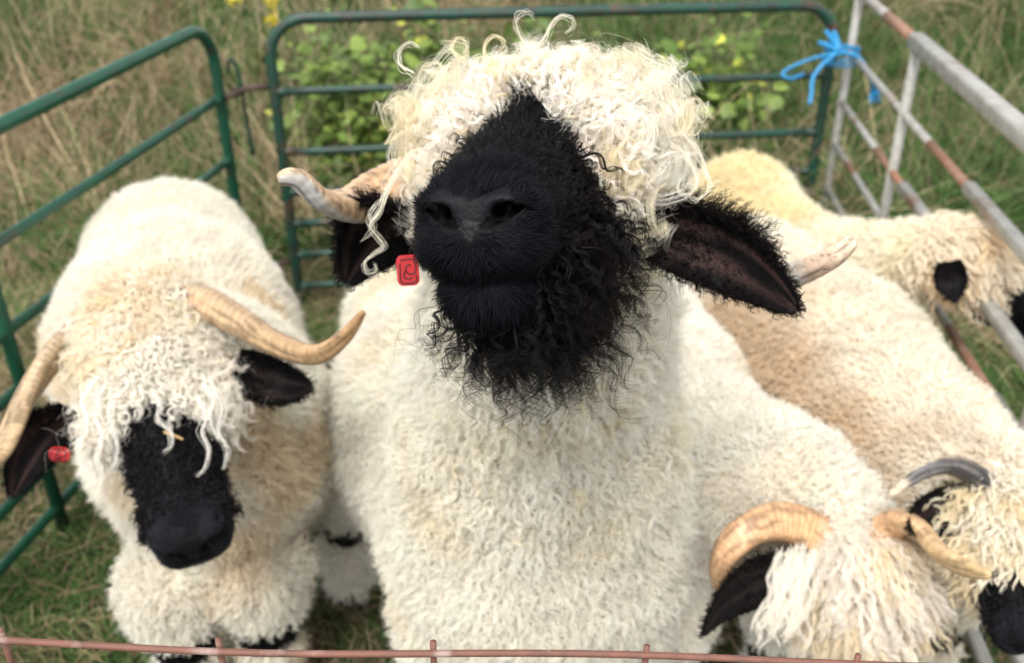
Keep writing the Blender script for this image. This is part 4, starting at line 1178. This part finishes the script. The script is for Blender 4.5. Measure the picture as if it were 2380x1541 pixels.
def Lcrown(S):
    reg = lambda l: ((l[:, 1] < .10) & (l[:, 1] > -.10) & (l[:, 2] > -.10) & (np.abs(l[:, 0]) < .12) & ~((np.abs(l[:, 0]) < .03) & (l[:, 1] > .085))).astype(float)
    def G(p, l, nn):
        return nrm(S['F'][None] * (.25 + 0 * l[:, :1]) + S['Rt'][None] * (l[:, :1] * 6) + DOWN * .85 + S['U'] * .2 + .35 * RNG.normal(size=p.shape))
    col = lambda p, l, nz: np.clip(mixc((.90, .86, .78), (.88, .78, .56), sstep(.4, .8, nz) * sstep(.08, -.02, l[:, 1])), 0, 1)
    ch = crown(S, 24000, .080, 1.9, 1.7, 14, 22, .00030, col, reg, spread=.0034, tpow=1.1, Gf=G, lift=.45, wave=.4, bend=.85, fuzz=.4, coil=.3, apow=.5,
               front=lambda l: .75 + .35 * sstep(.03, .08, np.abs(l[:, 0])) + .4 * sstep(.06, .09, l[:, 1]) * (RNG.random(len(l)) < .25))
    ch += crown(S, 40000, .035, 1.2, 1.6, 7, 12, .0004, col, lambda l: reg(l), spread=.003, Gf=G, lift=.6, fuzz=.2)
    ck = lambda l: ((l[:, 1] > .0) & (l[:, 1] < .17) & (np.abs(l[:, 0]) < .12) & (l[:, 2] > -.16)).astype(float) * (S['black'](S['O'] + S['s'] * (l[:, 0:1] * S['Rt'] + l[:, 1:2] * S['F'] + l[:, 2:3] * S['U']), l) < .5)
    ch += crown(S, 30000, .036, 1.6, 1.5, 8, 13, .0004, lambda p, l, nz: np.tile([.88, .86, .80], (len(p), 1)), ck, spread=.003, tpow=1.0, Gf=G, lift=.5, bend=.8, fuzz=.3, apow=.5)
    for q in (((350, 905), (372, 940), (366, 975), (395, 1000), (398, 1035), (380, 1050)), ((455, 920), (480, 965), (468, 1005), (484, 1045), (476, 1085), (458, 1105)), 
              ((500, 900), (520, 950), (508, 1000), (528, 1045), (520, 1090)), ((235, 900), (222, 960), (240, 1010), (224, 1060), (238, 1110), (222, 1150)), ((265, 930), (258, 985), (274, 1040), (262, 1090)),
              ((215, 880), (190, 930), (200, 985), (180, 1040), (192, 1090)), ((470, 890), (492, 930), (486, 975), (506, 1020))):
        ch.append(guide_lock([P(a, b_, 1.265 - .00016 * (b_ - 900)) for a, b_ in q], 12, .0026, .0003, (.90, .87, .80), 40))
    return ch
wl_ = woolcol(np.array([.93, .895, .81]), np.array([.84, .72, .53]), .8, .45)
def wcl(p, nz, nz2):
    c = wl_(p, np.where((p[:, 0] > -.52) & (p[:, 1] < 1.7), nz + .18, nz - .15), nz2); return c
SL = simple_sheep('sheep on the left with its black face toward the viewer and long twisted brown horns', (-.62, 1.7, 0), Ol, Nl, upl, trunk, fe, .34,
    box_grid(-1.10, -.28, .85, 2.36, 1.02, Ol, Nl, hh=.0042), [eLl, eLr], fine=True, fl=dict(n=34000, L=.036, turns=1.7, amp=1.7, St=8, K=10, rad=.00037, spread=.0030, colf=wcl, lie=.4, lmask=.0, fuzz=.4,
    Lf=lambda p: 1.1 - .35 * sstep(1.5, 1.8, p[:, 1])), cr=Lcrown, fur=lambda S: std_fur(S, 60000, .022, 1.1, St=6, rad=.00036))
off = SL['off']
horn('horn', [q - off for q in (P(415, 770, 1.39), P(400, 700, 1.40), P(475, 700, 1.38), P(560, 745, 1.34), P(640, 795, 1.30), P(730, 822, 1.25), P(795, 785, 1.22), P(846, 722, 1.20))],
     .025, .0035, SL['root'], ridges=46, base_c=(.52, .40, .27), tip_c=(.50, .30, .14), flat=.62, tw=2.4, rp=.62, grey=None)
horn('horn', [q - off for q in (P(250, 790, 1.40), P(190, 775, 1.40), P(120, 830, 1.37), P(62, 920, 1.33), P(32, 990, 1.29), P(-4, 1060, 1.25), P(-60, 1100, 1.20), P(-120, 1090, 1.17))],
     .029, .0035, SL['root'], ridges=46, base_c=(.52, .40, .27), tip_c=(.50, .34, .18), flat=.62, tw=-2.0, rp=.62, grey=None)
ear_tag(P(138, 1056, 1.30), np.array([1, -.3, .15]), CAMU, .034, .020, SL['root'], off)

# ---- lower right: sheep with a long combed forelock
Oc, Nc = P(1992, 1335, 1.42), P(2035, 1680, 1.47)
upc = nrm(CAMP - Oc)
fe = [((.26, 1.20), (0, 0)), ((.47, 1.22), (0, 0)), ((.16, 2.00), (0, 0)), ((.36, 2.02), (0, 0))]
trunk = [(tuple(Oc - .04 * nrm(Nc - Oc) - .06 * upc), (.42, 1.22, .54), .080, .108), ((.42, 1.22, .54), (.335, 1.36, .49), .108, .142), ((.33, 1.30, .46), (.265, 1.60, .47), .150, .168), ((.265, 1.60, .47), (.19, 2.0, .49), .168, .17)]
eC = dict(shape=dict(base=P(1885, 1315, 1.37), tip=P(1640, 1474, 1.27), opening=nrm(np.array([.15, -.9, .25])), width=.084, cup=.45, point=.5), inner=(.02, .016, .016), rim=.4)
eC2 = dict(shape=dict(base=P(2190, 1330, 1.44), tip=P(2290, 1440, 1.50), opening=nrm(np.array([-.45, -.5, -.5])), width=.070, cup=.55), inner=(.02, .016, .016), rim=.4)
def Ccrown(S):
    reg = lambda l: ((l[:, 1] < .13) & (l[:, 1] > -.075) & (l[:, 2] > -.085) & (np.abs(l[:, 0]) < .12)).astype(float)
    def G(p, l, nn):
        return nrm(S['F'][None] * 1.0 + S['Rt'][None] * (l[:, :1] * 4.5) + DOWN * .35 + nn * .15 + .13 * RNG.normal(size=p.shape))
    col = lambda p, l, nz: np.clip(mixc((.92, .87, .80), (.90, .80, .60), sstep(.35, .8, nz + 1.5 * l[:, 1])), 0, 1)
    ch = crown(S, 19000, .120, 2.6, 1.35, 20, 34, .00026, col, reg, spread=.0042, tpow=1.3, Gf=G, lift=.38, wave=.5, bend=.9, fuzz=.4, apow=1.0, tipspread=.3, coil=.25,
               front=lambda l: 1 - .45 * sstep(.05, .12, l[:, 1]))
    ch += crown(S, 40000, .03, .8, 1.0, 7, 10, .0004, col, reg, spread=.003, Gf=G, lift=.5, fuzz=.2)
    rg = np.random.default_rng(3)
    for k_ in range(26):      # wavy strands falling over the ear and the cheek
        x0 = 1900 - 95 * rg.random(); y0 = 1262 + 60 * rg.random(); n_ = 7; dx = -22 * rg.random() - 2; am = 9 + 8 * rg.random(); ph_ = rg.random() * 6
        ch.append(guide_lock([P(x0 + dx * i_ * .55 + am * math.sin(i_ * 1.7 + ph_) * (.3 + i_ / n_), y0 + 31 * i_, 1.335 - .004 * i_) for i_ in range(n_)], 12, .0030, .00028, (.92, .87, .78), 34))
    return ch
SC = simple_sheep('sheep at the lower right with short orange horns and long wavy fringe over its face', (.33, 1.6, 0), Oc, Nc, upc, trunk, fe, .34,
    box_grid(-.02, .70, .90, 2.26, .86, Oc, Nc), [eC, eC2], fl=dict(n=33000, L=.034, turns=1.6, amp=1.6, St=8, K=10, rad=.00037, spread=.0030, colf=woolcol(np.array([.93, .90, .83]), np.array([.88, .80, .62]), .5, .55), lie=.4, lmask=-.06, fuzz=.35),
    cr=Ccrown, fur=lambda S: std_fur(S, 50000, .02, 1.0, St=5, rad=.0004))
off = SC['off']
horn('horn', [q - off for q in (P(1935, 1275, 1.44), P(1870, 1232, 1.41), P(1800, 1216, 1.39), P(1735, 1240, 1.37), P(1690, 1290, 1.38), P(1672, 1350, 1.42), P(1690, 1400, 1.47))],
     .029, .004, SC['root'], ridges=34, base_c=(.76, .46, .24), tip_c=(.70, .44, .26), flat=.7, tw=1.5, rp=.5)
horn('horn', [q - off for q in (P(2030, 1270, 1.42), P(2080, 1215, 1.38), P(2140, 1236, 1.33), P(2180, 1282, 1.28), P(2230, 1312, 1.23), P(2304, 1334, 1.18))],
     .024, .005, SC['root'], ridges=20, base_c=(.76, .46, .26), tip_c=(.70, .52, .28), flat=.62, tw=-1.2, rp=.6)

# ---- right: large cream sheep, head at the right edge
Od, Nd = P(2318, 1195, 1.36), P(2405, 1495, 1.24)
upd = nrm(CAMP - Od) * .8 + np.array([.25, 0, .2])
fe = [((.58, 1.28), (0, 0)), ((.76, 1.28), (0, 0)), ((.44, 2.0), (0, 0)), ((.64, 2.02), (0, 0))]
trunk = [(tuple(Od - .04 * nrm(Nd - Od) - .06 * nrm(upd)), (.69, 1.22, .54), .085, .120), ((.69, 1.22, .54), (.685, 1.40, .48), .120, .158), ((.685, 1.40, .48), (.64, 1.68, .48), .158, .182), ((.64, 1.68, .48), (.545, 2.00, .49), .182, .170)]
eD = dict(shape=dict(base=P(2275, 1150, 1.35), tip=P(2122, 1232, 1.31), opening=nrm(np.array([-.45, -.72, .5])), width=.062, cup=.25), inner=(.025, .016, .015), rim=.4)
eD2 = dict(shape=dict(base=P(2490, 1190, 1.36), tip=P(2630, 1270, 1.36), opening=nrm(np.array([-.2, -.7, -.4])), width=.07, cup=.5), inner=(.05, .03, .028), rim=.4)
def Dcrown(S):
    reg = lambda l: ((l[:, 1] < .125) & (l[:, 1] > -.09) & (l[:, 2] > -.10) & (np.abs(l[:, 0]) < .12)).astype(float)
    def G(p, l, nn):
        return nrm(S['F'][None] * .7 + S['Rt'][None] * (l[:, :1] * 8) + DOWN * .5 + nn * .3 + .22 * RNG.normal(size=p.shape))
    col = lambda p, l, nz: np.clip(mixc((.90, .86, .76), (.88, .78, .56), sstep(.35, .8, nz)), 0, 1)
    ch = crown(S, 24000, .062, 1.3, 1.1, 12, 16, .00036, col, reg, spread=.0042, tpow=1.2, Gf=G, lift=.45, wave=.3, bend=.85, fuzz=.3, apow=.8, tipspread=.2)
    ch += crown(S, 40000, .03, .8, 1.0, 7, 10, .0004, col, reg, spread=.003, Gf=G, lift=.5, fuzz=.2)
    return ch
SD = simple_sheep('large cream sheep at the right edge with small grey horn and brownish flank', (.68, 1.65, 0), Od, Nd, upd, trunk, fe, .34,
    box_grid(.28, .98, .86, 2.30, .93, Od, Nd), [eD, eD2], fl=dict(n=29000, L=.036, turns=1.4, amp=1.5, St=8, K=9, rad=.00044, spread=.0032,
    colf=(lambda p, nz, nz2: woolcol(np.array([.92, .87, .77]), np.array([.74, .60, .43]), .9, .42)(p, .35 * nz + .30 + .50 * sstep(.72, .52, p[:, 2]) * sstep(.70, .56, p[:, 0]) * sstep(1.95, 1.75, p[:, 1]) - .08, nz2)), lie=.4, lmask=-.04, fuzz=.3),  # tan lower left flank, its occlusion shading painted into the wool colour too
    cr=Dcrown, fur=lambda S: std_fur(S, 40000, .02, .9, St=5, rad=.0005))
off = SD['off']
horn('horn', [q - off for q in (P(2290, 1145, 1.36), P(2262, 1105, 1.35), P(2205, 1082, 1.32), P(2145, 1098, 1.29), P(2105, 1125, 1.27), P(2068, 1150, 1.26))],
     .016, .0026, SD['root'], ridges=10, base_c=(.50, .42, .34), tip_c=(.74, .62, .46), flat=.6, tw=1.0, rp=.6, grey=((.03, .03, .04), .0, .75, 4.7))
horn('horn', [q - off for q in (P(2420, 1140, 1.36), P(2480, 1105, 1.35), P(2540, 1120, 1.33), P(2580, 1170, 1.31))],
     .019, .0035, SD['root'], ridges=10, base_c=(.50, .42, .34), tip_c=(.74, .62, .46), flat=.6, tw=-1.0, rp=.6)

# ---- far right: yellowish sheep whose head points through the hurdle
Oe = P(2250, 575, 1.97); Ne = Oe + .262 * nrm(np.array([.80, -.50, -.33]))
upe = nrm(np.array([.25, -.15, 1.]))
fe = [((.62, 2.12), (0, 0)), ((.75, 2.14), (0, 0)), ((.55, 2.54), (0, 0)), ((.69, 2.55), (0, 0))]
trunk = [(tuple(Oe - .04 * nrm(Ne - Oe) - .05 * upe), (.78, 2.00, .56), .066, .082), ((.78, 2.00, .56), (.68, 2.20, .48), .082, .118), ((.68, 2.20, .48), (.62, 2.48, .51), .118, .135)]
eE = dict(shape=dict(base=P(2205, 605, 1.84), tip=P(2222, 700, 1.82), opening=nrm(np.array([-.3, -.9, .3])), width=.062, cup=.4, point=.35), inner=(.012, .011, .011), rim=.4)
eE2 = dict(shape=dict(base=P(2300, 560, 2.06), tip=P(2350, 560, 2.14), opening=nrm(np.array([.2, .9, .1])), width=.06, cup=.4), inner=(.012, .011, .011), rim=.4)
def Ecrown(S):
    reg = lambda l: ((l[:, 1] < .10) & (l[:, 1] > -.09) & (l[:, 2] > -.09) & (np.abs(l[:, 0]) < .12)).astype(float)
    def G(p, l, nn):
        return nrm(S['F'][None] * .8 + S['Rt'][None] * (l[:, :1] * 5) + DOWN * .6 + .22 * RNG.normal(size=p.shape))
    col = lambda p, l, nz: np.clip(mixc((.90, .82, .68), (.86, .72, .50), sstep(.35, .8, nz)), 0, 1)
    ch = crown(S, 20000, .058, 1.2, 1.0, 12, 14, .0006, col, reg, spread=.005, tpow=1.2, Gf=G, lift=.45, wave=.3, bend=.85, fuzz=.3, apow=.8, tipspread=.2)
    ch += crown(S, 26000, .03, .8, 1.0, 7, 9, .0005, col, reg, spread=.003, Gf=G, lift=.5, fuzz=.2)
    return ch
SE = simple_sheep('small yellowish sheep in the far right corner, black muzzle pushed through the hurdle', (.78, 2.3, 0), Oe, Ne, upe, trunk, fe, .36,
    box_grid(.46, 1.24, 1.58, 2.76, .95, Oe, Ne), [eE, eE2], s_head=.9, bm=lambda kf: black_mask(kf, y0=.05, y1=.072), fl=dict(n=18000, L=.036, turns=1.2, amp=1.2, St=7, K=8, rad=.0006, spread=.004,
    colf=(lambda p, nz, nz2: woolcol(np.array([.93, .89, .77]), np.array([.90, .80, .52]), .8, .45)(p, .4 * nz + .25 + .35 * sstep(2.0, 2.3, p[:, 1]) * sstep(.80, .62, p[:, 0]), nz2)), lie=.4, lmask=-.04, fuzz=.3),
    cr=Ecrown, fur=lambda S: std_fur(S, 26000, .018, .9, St=5, rad=.0006))

# ---- a bit of straw lying on the black forehead of the left sheep
c = on_skin(SL, P(415, 990, 1.24)); nn_ = nrm(CAMP - c)
v, f = tube(np.array([[-.012, .005, 0], [-.004, .0015, .001], [.005, -.002, .0005], [.012, -.005, 0]]) + 0, [.0016, .0019, .0018, .0014], 8)
M_STRAWBIT = plain_mat('straw_bit', (.50, .34, .16), .6)
so = tube_obj('straw_piece', (v @ np.array([[1, 0, 0], [0, .3, .9], [0, 0, 1]]), f), M_STRAWBIT); so.location = tuple(c + nn_ * .016)
tag(so, 'short bit of straw caught on the black forehead of the left sheep', 'straw')
